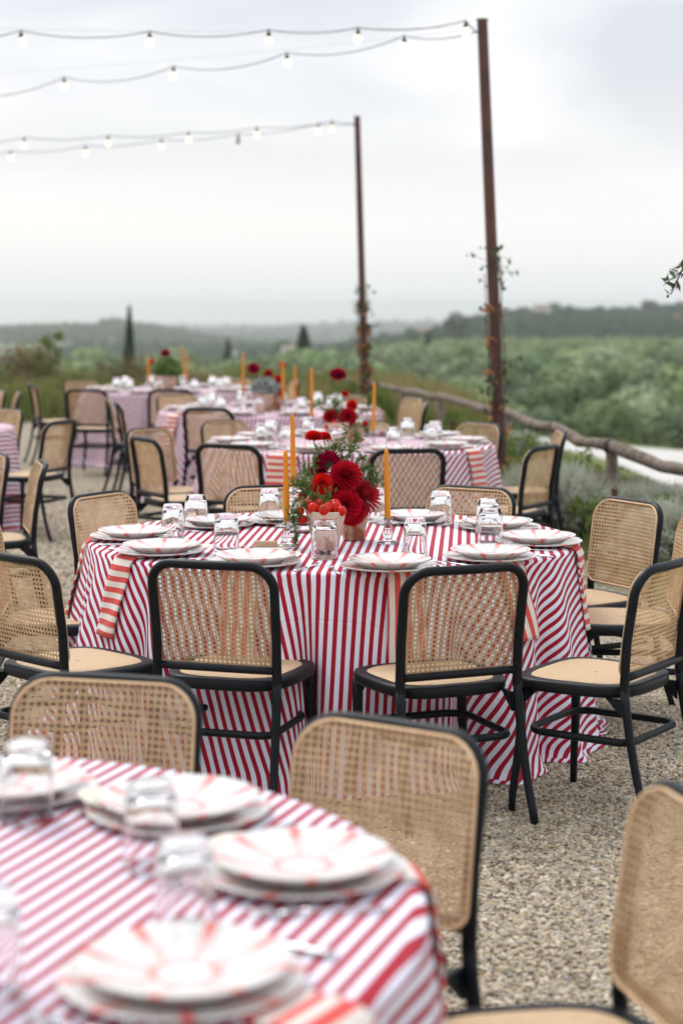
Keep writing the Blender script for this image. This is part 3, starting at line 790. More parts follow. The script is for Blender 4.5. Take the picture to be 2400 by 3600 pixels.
# grey lavender / santolina mounds and green shrubs along the fence
def mound(x, y, r, h, label, mat, nb=3600, group='grey shrubs in the bed along the fence', wid=0.005):
    t = empty('grey_shrub', (x, y, 0), rng.random() * 6)
    a = rng.random(nb) * 6.28; q = np.sqrt(rng.random(nb)) * r * .35
    P0 = np.stack([np.cos(a) * q, np.sin(a) * q, 0 * a + 0.01], -1)
    el = rng.random(nb) ** 0.7 * 1.25 + 0.25
    L = h * (0.6 + .55 * rng.random(nb))
    D = np.stack([np.cos(a + rng.normal(0, .3, nb)) * np.cos(el) * r / h * 1.05, np.sin(a + rng.normal(0, .3, nb)) * np.cos(el) * r / h * 1.05, np.sin(el)], -1) * L[:, None]
    side = np.cross(D, rng.normal(size=(nb, 3))); side /= np.linalg.norm(side, axis=1)[:, None]; side *= wid
    p1 = P0 + D * .6 + np.array([0, 0, .02]); p2 = P0 + D
    q1 = np.stack([P0 - side, P0 + side, p1 + side, p1 - side], 1); q2 = np.stack([p1 - side, p1 + side, p2 + side * .4, p2 - side * .4], 1)
    k = rng.random(nb) < .8
    sl = leaf_quads(np.repeat((P0 + D * .8)[k], 3, 0) + rng.normal(0, .02, (k.sum() * 3, 3)), .036, 2.6, up=.5)
    me = quads_mesh('foliage', np.concatenate([q1, q2, sl])); me.materials.append(mat)
    reg(t, link('foliage', me, None, t))['kind'] = 'stuff'
    tag(t, label, 'shrub', group); return t
for (px, py, r, h, m_, lb) in (
    (1195, 1225, .30, .38, mLav2, 'brownish grey shrub just behind the two chairs right of the second table'),
    (1262, 1238, .40, .52, mLav, 'big grey-green shrub mound between the chair pair and the short iron stake'),
    (1335, 1215, .36, .40, mLav2, 'purplish dry grey shrub left of the short iron stake'),
    (1415, 1200, .38, .33, mLav2, 'dry brown-grey shrub right behind the short iron stake'),
    (1500, 1235, .42, .36, mLav, 'grey-green shrub behind the cane chair at right'),
    (1560, 1305, .40, .40, mLav, 'pale silvery shrub at the right edge behind the front right chair'),
    (1590, 1200, .42, .26, mLav, 'grey shrub cut by the right edge under the rail'),
    (1185, 1090, .30, .40, mLav, 'small far grey shrub beside the foot of the near metal post')):
    x, y = at(px, py, 0); mound(x, y, r, h, lb, m_)
def green_shrub(px, py, w, h, label, d=None):
    x, y = at(px, py, 0) if d is None else ((px * 1.5306 - 1200) * d / F_PX, d)
    t = empty('green_shrub', (x, y, float(terrain(x, y))), rng.random() * 6)
    mb = MB()
    P = []
    for i in range(16):
        a = rng.random() * 6.28; l = w * .5 * (.5 + .6 * rng.random()); z = h * (.5 + .6 * rng.random())
        e_ = np.array([math.cos(a) * l, math.sin(a) * l, z])
        mb.tube([(0, 0, 0), e_ * .5 + np.array([0, 0, .08]), e_], [.007, .005, .002], 4)
        tt = rng.random((90, 1)) ** .7 * .8 + .2
        P.append(e_ * tt + rng.normal(0, .028, (90, 3)) + np.array([0, 0, .04]) * (1 - tt))
    me = quads_mesh('foliage', leaf_quads(np.concatenate(P), .055, 3.0, up=.4)); me.materials.append(mGreenShrub)
    reg(t, link('foliage', me, None, t))['kind'] = 'stuff'
    part('stem', mb.mesh('stem'), mTwig, t)
    tag(t, label, 'shrub', 'green shrubs along the rail fence')
for (px, d, w, h, lb) in ((1205, 15.2, .9, .55, 'bright green feathery shrub right of the near metal post'), (1172, 17.0, .8, .5, 'low green shrub between the metal post and the fence'),
                          (1300, 14.6, .8, .55, 'yellow-green shrub above the grey mounds, under the rail'), (1360, 13.6, .8, .46, 'arching green shrub under the rail splice'),
                          (1468, 12.9, .9, .36, 'arching green shrub right of the rail splice'), (1080, 19.0, .8, .5, 'green shrub behind the chair pair right of the third table'), (1010, 22.5, .9, .5, 'green shrub left of the near post along the far fence'),
                          (1530, 12.2, .7, .26, 'dark green shrub near the right edge below the rail'), (905, 25.5, 1.0, .55, 'green shrub by the foot of the far metal post')):
    green_shrub(px, 0, w, h, lb, d)

# short iron stakes
for (px, pyt, d, w, lb) in ((2158, 1716, 11.9, .036, 'short brown iron stake among the grey shrubs at right'), (1588, 1478, 17.6, .036, 'short brown iron stake behind the third table')):
    x, y, z = src(px, pyt, d)
    st = MB().box((0, 0, z / 2), (w, w, z)).put('iron_stake', mRust, None, smooth=False); st.location = (x, y, 0)
    tag(st, lb, 'stake')

# ---------------------------------------------------------------- rail fence of round logs
def gz(x, y): return float(terrain(x, y))
fp = [src(2620, 1760, 11.4), src(2148, 1572, 14.2), src(1948, 1505, 16.4), src(1780, 1448, 18.8), src(1545, 1392, 22.5), src(1415, 1368, 25.5), src(1262, 1341, 29), src(1112, 1316, 33)]
fp[0] = src(2700, 1722, 11.6)
fence = empty('rail_fence', (fp[1][0], fp[1][1], 0))
tag(fence, 'rustic fence of round weathered logs running down the right side', 'fence')
F0 = np.array([fp[1][0], fp[1][1], 0])
for i in range(len(fp) - 1):
    a, b = np.array(fp[i]), np.array(fp[i + 1]); n = 12
    tt = np.linspace(0, 1, n)[:, None]
    P = a * (1 - tt) + b * tt - F0
    P[:, 2] += 0.012 * np.sin(tt[:, 0] * 7 + i) + (0.004 * rng.normal(size=n)) - 0.02 * np.sin(tt[:, 0] * PI)
    r_ = 0.047 + 0.004 * np.sin(tt[:, 0] * 9 + i * 2) + 0.002 * rng.normal(size=n)
    MB().tube(P, r_, 12).put('rail', mLog, fence)
for i, q in enumerate(fp):
    x, y, z = q
    zt = z - F0[2]
    g0 = gz(x, y) - 0.1
    MB().tube([(x - F0[0] + .02, y - F0[1], g0), (x - F0[0] + .01, y - F0[1], (g0 + zt) / 2), (x - F0[0], y - F0[1], zt - .03)], [.055, .05, .046], 10).put('post', mLog, fence)
x, y, z = fp[1]
ax = np.array(fp[2]) - np.array(fp[0]); ax /= np.linalg.norm(ax)
MB().tube([np.array(fp[1]) - F0 - ax * .03, np.array(fp[1]) - F0 + ax * .03], [.062, .062], 14).put('splice_band', mLogDark, fence)

# ---------------------------------------------------------------- metal posts, vines, string lights
def post(top, basepx, d, r0, r1, label):
    a = np.array(src(top[0], top[1], d)); b = np.array(src(basepx[0], basepx[1], d))
    # extend the seen line down to the ground
    dirn = (b - a) / (b[2] - a[2]); foot = a + dirn * (gz(b[0], d) - 0.1 - a[2])
    t = empty('metal_post', (foot[0], foot[1], foot[2]))
    P = np.array([foot * (1 - k) + a * k for k in np.linspace(0, 1, 9)]) - foot
    MB().tube(P, np.linspace(r1, r0, 9), 16).put('shaft', mRust, t, auto=40)
    MB().tube([a - foot - (0, 0, .001), a - foot + (0, 0, .012)], [r0 * 1.12, r0 * 1.12], 16).put('cap', mRust, t, auto=40)
    MB().tube([a - foot + (-r0 * 1.6, -.03, -.10), a - foot + (r0 * .9, -.03, -.09)], [.008, .008], 6).put('hook', mWire, t)
    tag(t, label, 'post'); return foot, a
pA = post((1694, 72), (1752, 1480), 15.0, .043, .052, 'tall rust-brown iron post nearest the camera, holding the upper light strings')
pB = post((1255, 412), (1283, 1380), 22.8, .037, .050, 'farther rust-brown iron post behind the flowers, holding the lower light strings')
def vine(pp, d, zmax, n, label, seed, rr):
    foot, top = pp
    t = empty('climbing_vine', (foot[0], foot[1], foot[2]))
    mb = MB(); up = (top - foot) / (top[2] - foot[2])
    for k in range(5):
        tt = np.linspace(0, zmax * (.6 + .4 * rng.random()), 50)
        ph = rng.random() * 6; tw = 1.2 + 1.5 * rng.random()
        w_ = rr + .012 + .012 * np.abs(np.sin(tt * 3.1 + ph))
        P = up * tt[:, None] + np.stack([w_ * np.cos(ph + tt * tw), w_ * np.sin(ph + tt * tw), 0 * tt], -1)
        mb.tube(P, .004, 4)
    tips = []
    for k in range(22):                                  # loose curly tendrils
        z0 = zmax * (0.25 + .75 * rng.random()); a = rng.random() * 6.28; l = .05 + .11 * rng.random()
        b0 = up * z0 + np.array([math.cos(a) * rr, math.sin(a) * rr, 0])
        pts = [b0 + np.array([math.cos(a + q * .8) * l * q, math.sin(a + q * .8) * l * q, l * (.5 * q - .6 * q * q * (k % 2))]) for q in np.linspace(0, 1, 8)]
        mb.tube(pts, .0022, 3); tips += [pts[-1], pts[5]]
    part('stem', mb.mesh('stem'), mTwig, t)
    def leafset(m, sz, zlo, zhi, extra):
        z = zlo + (zhi - zlo) * rng.random(m); a = rng.random(m) * 6.28
        # clumped
        z = np.round(z * 4 + rng.normal(0, .12, m)) / 4 + rng.normal(0, .045, m)
        w_ = rr + .012 + .045 * rng.random(m) ** 2
        P = up * z[:, None] + np.stack([w_ * np.cos(a), w_ * np.sin(a), 0 * a], -1)
        P = P[(z > .02) & (z < zmax * 1.02)]
        if extra: P = np.concatenate([P, np.repeat(np.array(tips[::2]), 3, 0) + rng.normal(0, .018, (len(tips[::2]) * 3, 3))])
        return leaf_quads(P, sz, 1.5)
    me = quads_mesh('leaf_mass', leafset(n, .050, 0, zmax, True)); me.materials.append(mVineG); reg(t, link('leaf_mass', me, None, t))['kind'] = 'stuff'
    me = quads_mesh('dry_leaf_mass', leafset(n, .046, 0.1, zmax * .85, False)); me.materials.append(mVineO); reg(t, link('dry_leaf_mass', me, None, t))['kind'] = 'stuff'
    tag(t, label, 'vine')
vine(pA, 15.0, 2.25, 150, 'thin creeper with green and dry orange leaves climbing the near metal post', 1, .05)
vine(pB, 22.8, 2.05, 420, 'dense creeper with orange leaves climbing the farther metal post', 2, .05)

# bulbs: (source px, py of socket top)
bulbP = MB()
bulbP.lathe([(0.0005, -.118), (.014, -.115), (.026, -.104), (.031, -.088), (.030, -.074), (.024, -.056), (.0155, -.042), (.0135, -.034)], 16)
bulbMe = bulbP.mesh('bulb'); bulbMe.materials.append(mBulb)
bulbOffMe = bulbP.mesh('bulb'); bulbOffMe.materials.append(mBulbOff)
sock = MB(); sock.lathe([(.0005, .006), (.012, .005), (.015, 0), (.017, -.02), (.0155, -.04), (.0005, -.041)], 12); sock.tube([(0, 0, 0), (0, 0, .03)], .004, 6)
sockMe = sock.mesh('socket'); sockMe.materials.append(mWire)
def light_string(points, bulbs, sag, label, rad=.0042, off=(), sgroup='string lights hung between the posts'):
    """points: world support points from left to right; bulbs: world socket points"""
    t = empty('string_light', bulbs[len(bulbs) // 2])
    o0 = np.array(bulbs[len(bulbs) // 2])
    allp = [np.array(points[0])] + [np.array(b_) + (0, 0, .02) for b_ in bulbs] + [np.array(points[1])]
    path = []
    for i in range(len(allp) - 1):
        a, b_ = allp[i], allp[i + 1]; L = np.linalg.norm(b_ - a)
        for q in np.linspace(0, 1, 13)[:-1]:
            p_ = a * (1 - q) + b_ * q; p_[2] -= sag * L * 4 * q * (1 - q) * .25
            path.append(p_)
    path.append(allp[-1])
    MB().tube(np.array(path) - o0, rad, 6).put('cord', mWire, t)
    for i, b_ in enumerate(bulbs):
        s_ = part('socket', sockMe, None, t); s_.location = Vector(b_) - Vector(o0)
        k = part('bulb', bulbOffMe if i in off else bulbMe, None, t); k.location = Vector(b_) - Vector(o0)
        k.scale = (1, 1, .96)
        k.rotation_euler = (rng.normal(0, .04), rng.normal(0, .04), 0)
        if i in off: k['label'] = 'unlit bulb'
    tag(t, label, 'string light', sgroup)
D_ = lambda px, py, d: src(px * 1.5306, py * 1.5306, d)
topA = pA[1] + np.array([-.05, 0, -.09]); topB = pB[1] + np.array([-.04, 0, -.08])
def depth_line(px, px0, d0, px1, d1):      # perspective-correct depth between two ends
    k = (px - px0) / (px1 - px0); return 1 / ((1 - k) / d0 + k / d1)
b1 = [D_(px, py, depth_line(px, 1095, 15, 49, 15.6)) for px, py in ((49, 76), (344, 78), (617, 74), (822, 69), (1069, 53))]
light_string([D_(-240, 90, 15.9), topA], b1, .20, 'uppermost string of lit bulbs, nearly level, tied to the near post')
b2 = [D_(px, py, depth_line(px, 1095, 15, 148, 18.6)) for px, py in ((148, 182), (399, 157), (659, 126), (928, 88))]
light_string([D_(-120, 214, 19.8), topA], b2, .22, 'second string of lit bulbs sloping down to the left from the near post')
b3 = [D_(px, py, depth_line(px, 815, 22.8, 56, 22.4)) for px, py in ((56, 319), (249, 315), (433, 307), (590, 296), (762, 281))]
light_string([D_(-130, 330, 22.3), topB], b3, .16, 'third string of lit bulbs, upper of the two tied to the far post')
b4 = [D_(px, py, depth_line(px, 815, 22.8, 25, 24.5)) for px, py in ((25, 350), (197, 338), (371, 323), (547, 311), (730, 288))]
light_string([D_(-150, 365, 25), topB], b4, .16, 'lowest string of bulbs from the far post, one bulb unlit', off=(3,))
for (a, b_, lb) in ((D_(-30, 66, 15.8), topA + (0, 0, .04), 'thin steel cable stretched above the uppermost light string'),
                    (D_(-30, 170, 19.4), topA + (0, 0, .02), 'thin steel cable above the second light string')):
    a = np.array(a)
    P = [a * (1 - q) + b_ * q - np.array([0, 0, .03 * math.sin(q * PI)]) - a for q in np.linspace(0, 1, 12)]
    o = MB().tube(P, .0012, 4).put('steel_cable', mSteelW, None); o.location = a
    tag(o, lb, 'cable')

# leafy branches reaching in from the right
t = empty('overhanging_shrub', (2.35, 8.7, 0))
mb = MB(); br = []
def brn(pts, r):
    P = []
    pts = [np.array(q, float) for q in pts]
    for i in range(len(pts) - 1):
        for q in np.linspace(0, 1, 6)[:-1]: P.append(pts[i] * (1 - q) + pts[i + 1] * q)
    P.append(pts[-1]); mb.tube(P, np.linspace(r, r * .3, len(P)), 5); return P
O = np.array([2.35, 8.7, 0])
e1 = np.array(src(2356, 1036, 8.5)) - O; e1b = np.array(src(2330, 1005, 8.5)) - O
e2 = np.array(src(2370, 1550, 8.5)) - O
brn([(0, 0, 0), (.02, 0, .9), (-.05, -.05, 1.7), (-.25, -.1, 2.15)], .02)
s1 = brn([(-.05, -.05, 1.7), (-.45, -.15, 2.05), np.array(src(2400, 940, 8.5)) - O, e1], .009)
s1b = brn([np.array(src(2400, 950, 8.5)) - O, np.array(src(2352, 985, 8.5)) - O, e1b], .004)
s2 = brn([(0, 0, .8), (-.45, -.12, 1.15), e2], .007)
s3 = brn([(-.05, -.05, 1.7), (-.3, .1, 2.0), (-.5, .1, 1.95)], .007)
part('stem', mb.mesh('stem'), mTwig, t)
lm = []
for P, n in ((s1[4:], 46), (s1b, 9), (s2[4:], 22), (s3, 20)):
    P = np.array(P)
    for k in range(n):
        c = P[rng.integers(len(P))] + rng.normal(0, .008, 3)
        dr = rng.normal(size=3) + np.array([-.3, 0, .1]); dr /= np.linalg.norm(dr)
        sd_ = np.cross(dr, rng.normal(size=3)); sd_ /= np.linalg.norm(sd_)
        L = .05 * (.6 + .6 * rng.random()); W = L * .2; nn = np.cross(dr, sd_) * L * .08
        lm.append([c, c + dr * L * .45 + sd_ * W + nn, c + dr * L, c + dr * L * .45 - sd_ * W + nn])
me = quads_mesh('leaf_mass', np.array(lm)); me.materials.append(mBranchLeaf); reg(t, link('leaf_mass', me, None, t))['kind'] = 'stuff'
tag(t, 'glossy green leafy twigs reaching in at the right edge against the sky', 'shrub')

# ---------------------------------------------------------------- chair
LEGZ = [0, .12, .25, .40, .46, .60, .76, .845]
LEGY = [-.305, -.262, -.232, -.208, -.203, -.212, -.240, -.262]
LEGX = [.208, .204, .200, .197, .196, .197, .200, .200]
def yb(z): return np.interp(z, LEGZ, LEGY)
def yback(x, z):
    k = np.clip((z - .46) / .2, 0, 1)
    return yb(z) - .022 * k * (1 - (np.asarray(x) / .2) ** 2)
def rrect_pts(hu, v0, v1, rt, rb, n=7):
    out = []
    for (cx_, cy_, r_, a0) in ((hu - rt, v1 - rt, rt, 0), (-hu + rt, v1 - rt, rt, PI / 2), (-hu + rb, v0 + rb, rb, PI), (hu - rb, v0 + rb, rb, 1.5 * PI)):
        for k in range(n):
            a = a0 + PI / 2 * k / (n - 1); out.append((cx_ + r_ * math.cos(a), cy_ + r_ * math.sin(a)))
    return np.array(out)
def inside(u, v, hu, v0, v1, rt, rb):
    ok = (np.abs(u) <= hu) & (v >= v0) & (v <= v1)
    for r_, sgn, vc in ((rt, 1, v1 - rt), (rb, -1, v0 + rb)):
        cor = (np.abs(u) > hu - r_) & ((v - vc) * sgn > 0)
        ok &= ~(cor & ((np.abs(u) - (hu - r_)) ** 2 + (v - vc) ** 2 > r_ * r_))
    return ok
def cane_mesh():
    hu, v0, v1, rt, rb = .197, .492, .838, .072, .036
    p_ = .0155; Q = []
    def strip(o, d, w, lift):
        tt = np.linspace(-.6, .6, 900); u = o[0] + d[0] * tt; v = o[1] + d[1] * tt
        k = inside(u, v, hu, v0, v1, rt, rb)
        if k.sum() < 8: return
        t0, t1 = tt[k].min(), tt[k].max(); m = 9
        tq = np.linspace(t0, t1, m); nx, ny = -d[1], d[0]
        ph = rng.random() * 6
        wob = 0.0003 * np.sin(tq * 60 + ph)
        L = [[o[0] + d[0] * q + nx * (s_ * w / 2 + wb_), o[1] + d[1] * q + ny * (s_ * w / 2 + wb_)] for q, wb_ in zip(tq, wob) for s_ in (-1, 1)]
        L = np.array(L); y_ = yback(L[:, 0], L[:, 1]) + .0185 + lift
        P = np.stack([L[:, 0], y_, L[:, 1]], -1)
        for i in range(m - 1): Q.append([P[2 * i], P[2 * i + 1], P[2 * i + 3], P[2 * i + 2]])
    for k in range(-14, 15):
        for s_ in (-1, 1): strip((k * p_ + s_ * .0018, .66), (0, 1), .0025, .0000)
    for k in range(0, 26):
        for s_ in (-1, 1): strip((0, .47 + k * p_ + s_ * .0018), (1, 0), .0025, .0009)
    c45 = math.sqrt(.5)
    for k in range(-32, 33):
        o_ = (k + .5) * p_
        strip((o_ / 2 + 0, .47 + 13 * p_ + o_ / 2), (c45, -c45), .0024, .0018)
        strip((o_ / 2, .47 + 13 * p_ - o_ / 2), (c45, c45), .0024, -.0009)
    return quads_mesh('cane_panel', np.array(Q))
def make_chair():
    t = empty('cane_chair')
    # bent back frame, from the seat up and over
    path = [(.196, .44), (.196, .46), (.197, .60), (.1985, .70)]
    rt = .078; xc, zc = .1995 - rt, .842 - rt
    arc = [(xc + rt * math.cos(a), zc + rt * math.sin(a)) for a in np.linspace(0, PI / 2, 9)]
    half = path + arc
    full = half + [(x, .842) for x in (.08, .04, 0, -.04, -.08)] + [(-x, z) for x, z in reversed(half)]
    P = np.array([(x, yback(x, z), z) for x, z in full])
    MB().tube(P, .0154, 12).put('back_frame', mBlack, t)
    P = np.array([(x, yback(x, .492) - .002, .490) for x in np.linspace(-.185, .185, 9)])
    MB().tube(P, .0135, 10).put('lower_rail', mBlack, t)
    cp = part('cane_panel', cane_mesh(), mCane, t); cp.data.materials.append(mCane) if not cp.data.materials else None
    rp_ = rrect_pts(.200, .488, .842, .076, .040)
    P = np.array([(x, yback(x, z) + .0185, z) for x, z in rp_])
    MB().tube(P, .0044, 6, closed=True, flat=.9).put('rim', mRim, cp)
    # legs
    for s_ in (-1, 1):
        zz = np.linspace(-.012, .452, 9)
        P = np.array([(s_ * np.interp(z, LEGZ, LEGX), yb(max(z, 0)) if z > 0 else -.309, z) for z in zz])
        MB().tube(P, np.linspace(.0130, .0154, 9), 10).put('leg', mBlack, t)
        P = np.array([(s_ * (.205 - .022 * sm(z / .3)), .208 - .022 * sm(z / .3), z) for z in np.linspace(-.012, .418, 8)])
        MB().tube(P, np.linspace(.0115, .0185, 8), 10).put('leg', mBlack, t)
    # seat frame
    def outline(k, n=48):
        a = np.linspace(0, 2 * PI, n, endpoint=False)
        c_, s__ = np.cos(a), np.sin(a)
        ex = 2 / 3.6
        X_ = np.sign(c_) * np.abs(c_) ** ex; Y_ = np.sign(s__) * np.abs(s__) ** ex
        hw = .213 + .018 * (Y_)
        return np.stack([X_ * hw * k, Y_ * .222 * k + .008], -1)
    rings = []
    for k, z in ((.93, .412), (.985, .416), (1.0, .424), (1.0, .444), (.985, .451), (.95, .454), (.84, .454), (.82, .448)):
        o_ = outline(k); rings.append(np.c_[o_, np.full(len(o_), z)])
    mb = MB(); mb.grid(np.array(rings), closed_v=True); n_o = 48
    mb.f.append(tuple(range(n_o))[::-1]); mb.f.append(tuple((len(rings) - 1) * n_o + i for i in range(n_o)))
    seat = mb.put('seat_frame', mBlack, t, auto=50)
    rings = []
    for k, z in ((.83, .4515), (.80, .4555), (.74, .458), (.5, .4555), (.25, .453), (.02, .452)):
        o_ = outline(k); rings.append(np.c_[o_, np.full(len(o_), z)])
    MB().grid(np.array(rings), closed_v=True).put('cane_seat', mSeat, seat)
    # ring stretcher
    rp_ = rrect_pts(.178, -.208, .175, .075, .05)
    P = np.array([(x, y_, .272) for x, y_ in rp_])
    MB().tube(P, .0105, 8, closed=True, flat=1.25).put('stretcher', mBlack, t)
    for s_ in (-1, 1):
        for (y0, y1) in ((-.20, -.13), (.185, .12)):
            v = [(s_ * .186, y0, .414), (s_ * .186, y1, .414), (s_ * .19, y0, .35), (s_ * .174, y0, .414), (s_ * .174, y1, .414), (s_ * .178, y0, .35)]
            MB().add(v, [(0, 1, 2), (3, 5, 4), (1, 4, 5, 2), (0, 3, 4, 1), (0, 2, 5, 3)]).put('bracket', mBlack, t, smooth=False)
    return t

T = {'near': (-.85, 2.93), 'mid': (-.03, 7.5), 'third': (.05, 12.55), 'fourth': (-.63, 16.4), 'far': (-1.85, 20.2),
     'leftA': (-2.98, 9.75), 'leftB': (-3.5, 14.15), 'leftC': (-4.45, 17.6)}
chairs = [
    ('near', 252, 1557, 'blurred cane chair behind the nearest table, left of two', 0),
    ('near', 906, 1662, 'blurred cane chair right behind the nearest table, beside the open gravel', .26),
    ('near', 1618, 1850, 'large blurred chair cut off by the bottom right corner', .10),
    ('mid', 481, 1292, 'black chair seen from behind at the middle table, front left', -.02),
    ('mid', 1075, 1302, 'black chair seen from behind at the middle table, front right', .10),
    ('mid', 26, 1275, 'chair cut by the left edge at the front left of the middle table', -.05),
    ('mid', -35, 1190, 'chair mostly outside the left edge, only its cane seat showing by the middle table', 0),
    ('mid', 225, 1135, 'chair facing us at the back left of the middle table', .1),
    ('mid', 622, 1118, 'chair behind the middle table, half hidden by the orange candles', 0),
    ('mid', 1085, 1120, 'chair facing us behind the middle table, right of the flowers', 0),
    ('mid', 1452, 1150, 'chair facing us at the back right of the middle table before the shrubs', .12),
    ('mid', 1592, 1190, 'chair at the right end of the middle table, only its seat showing', 0),
    ('mid', 1540, 1290, 'chair cut by the right edge at the front right of the middle table', .28),
    ('third', 520, 1022, 'chair seen from behind at the third table, left of the candles', .05),
    ('third', 938, 1033, 'chair seen from behind at the third table, right of the flowers', -.02),
    ('third', 328, 1006, 'nearer of two overlapping chairs at the left of the third table', .0),
    ('third', 338, 985, 'rear one of two overlapping chairs at the left of the third table', -.6),
    ('third', 1105, 973, 'chair facing us at the right back of the third table by the post', .1),
    ('third', 1252, 1025, 'nearer of two overlapping chairs right of the third table', .35),
    ('third', 1290, 990, 'rear one of two overlapping chairs right of the third table', .1),
    ('third', 512, 967, 'chair facing us at the back left of the third table', 0),
    ('third', 832, 968, 'chair behind the third table hidden by the scarlet dahlias', 0),
    ('fourth', 475, 938, 'chair seen from behind at the fourth table', 0),
    ('fourth', 268, 925, 'nearer chair at the left of the fourth table', -.1),
    ('fourth', 246, 915, 'chair just behind another at the left of the fourth table', .3),
    ('fourth', 402, 905, 'chair facing us at the back of the fourth table, left', 0),
    ('fourth', 952, 914, 'cane chair at the right of the fourth table, rear of the pair by the fence', .1),
    ('fourth', 978, 925, 'chair at the right of the fourth table, nearer of the pair by the fence', .3),
    ('fourth', 810, 908, 'chair behind the fourth table beside the far metal post', 0),
    ('far', 392, 895, 'chair seen from behind at the farthest table, right one', 0),
    ('far', 197, 895, 'chair seen from behind at the farthest table, left one', .1),
    ('far', 184, 874, 'chair facing us at the back left of the farthest table', -.5),
    ('far', 72, 882, 'lone chair facing right at the left end of the farthest table', 0),
    ('far', 680, 875, 'chair at the right end of the farthest table, behind the candles', 0),
    ('far', 552, 870, 'chair facing us behind the farthest table', 0),
    ('leftA', -18, 1041, 'nearest chair at the left edge facing us, above the middle table', .0),
    ('leftA', 98, 1062, 'chair turned away to the left, nearest of those along the left edge', .1),
    ('leftB', 22, 941, 'chair facing us at the left edge, second group back', .0),
    ('leftB', 144, 967, 'chair turned away to the left, second group back', .05),
    ('leftC', -2, 897, 'chair facing us at the left edge, farthest group', 0),
    ('leftC', 44, 902, 'chair turned away to the left, farthest group at the left edge', .1),
]
proto = None
for (tk, px, py, lb, jit) in chairs:
    bx, by = at(px, py, .855)
    tx_, ty_ = T[tk]
    ang = math.atan2(ty_ - by, tx_ - bx) + jit * (1 if True else 0)
    c = make_chair() if proto is None else copy_tree(proto)
    if proto is None: proto = c
    c.rotation_euler = (0, 0, ang - PI / 2)
    c.location = (bx + math.cos(ang) * .27, by + math.sin(ang) * .27, 0.006)
    c.scale = (1.085, 1, 1)
    tag(c, lb, 'chair', 'black cane-backed chairs round the tables')

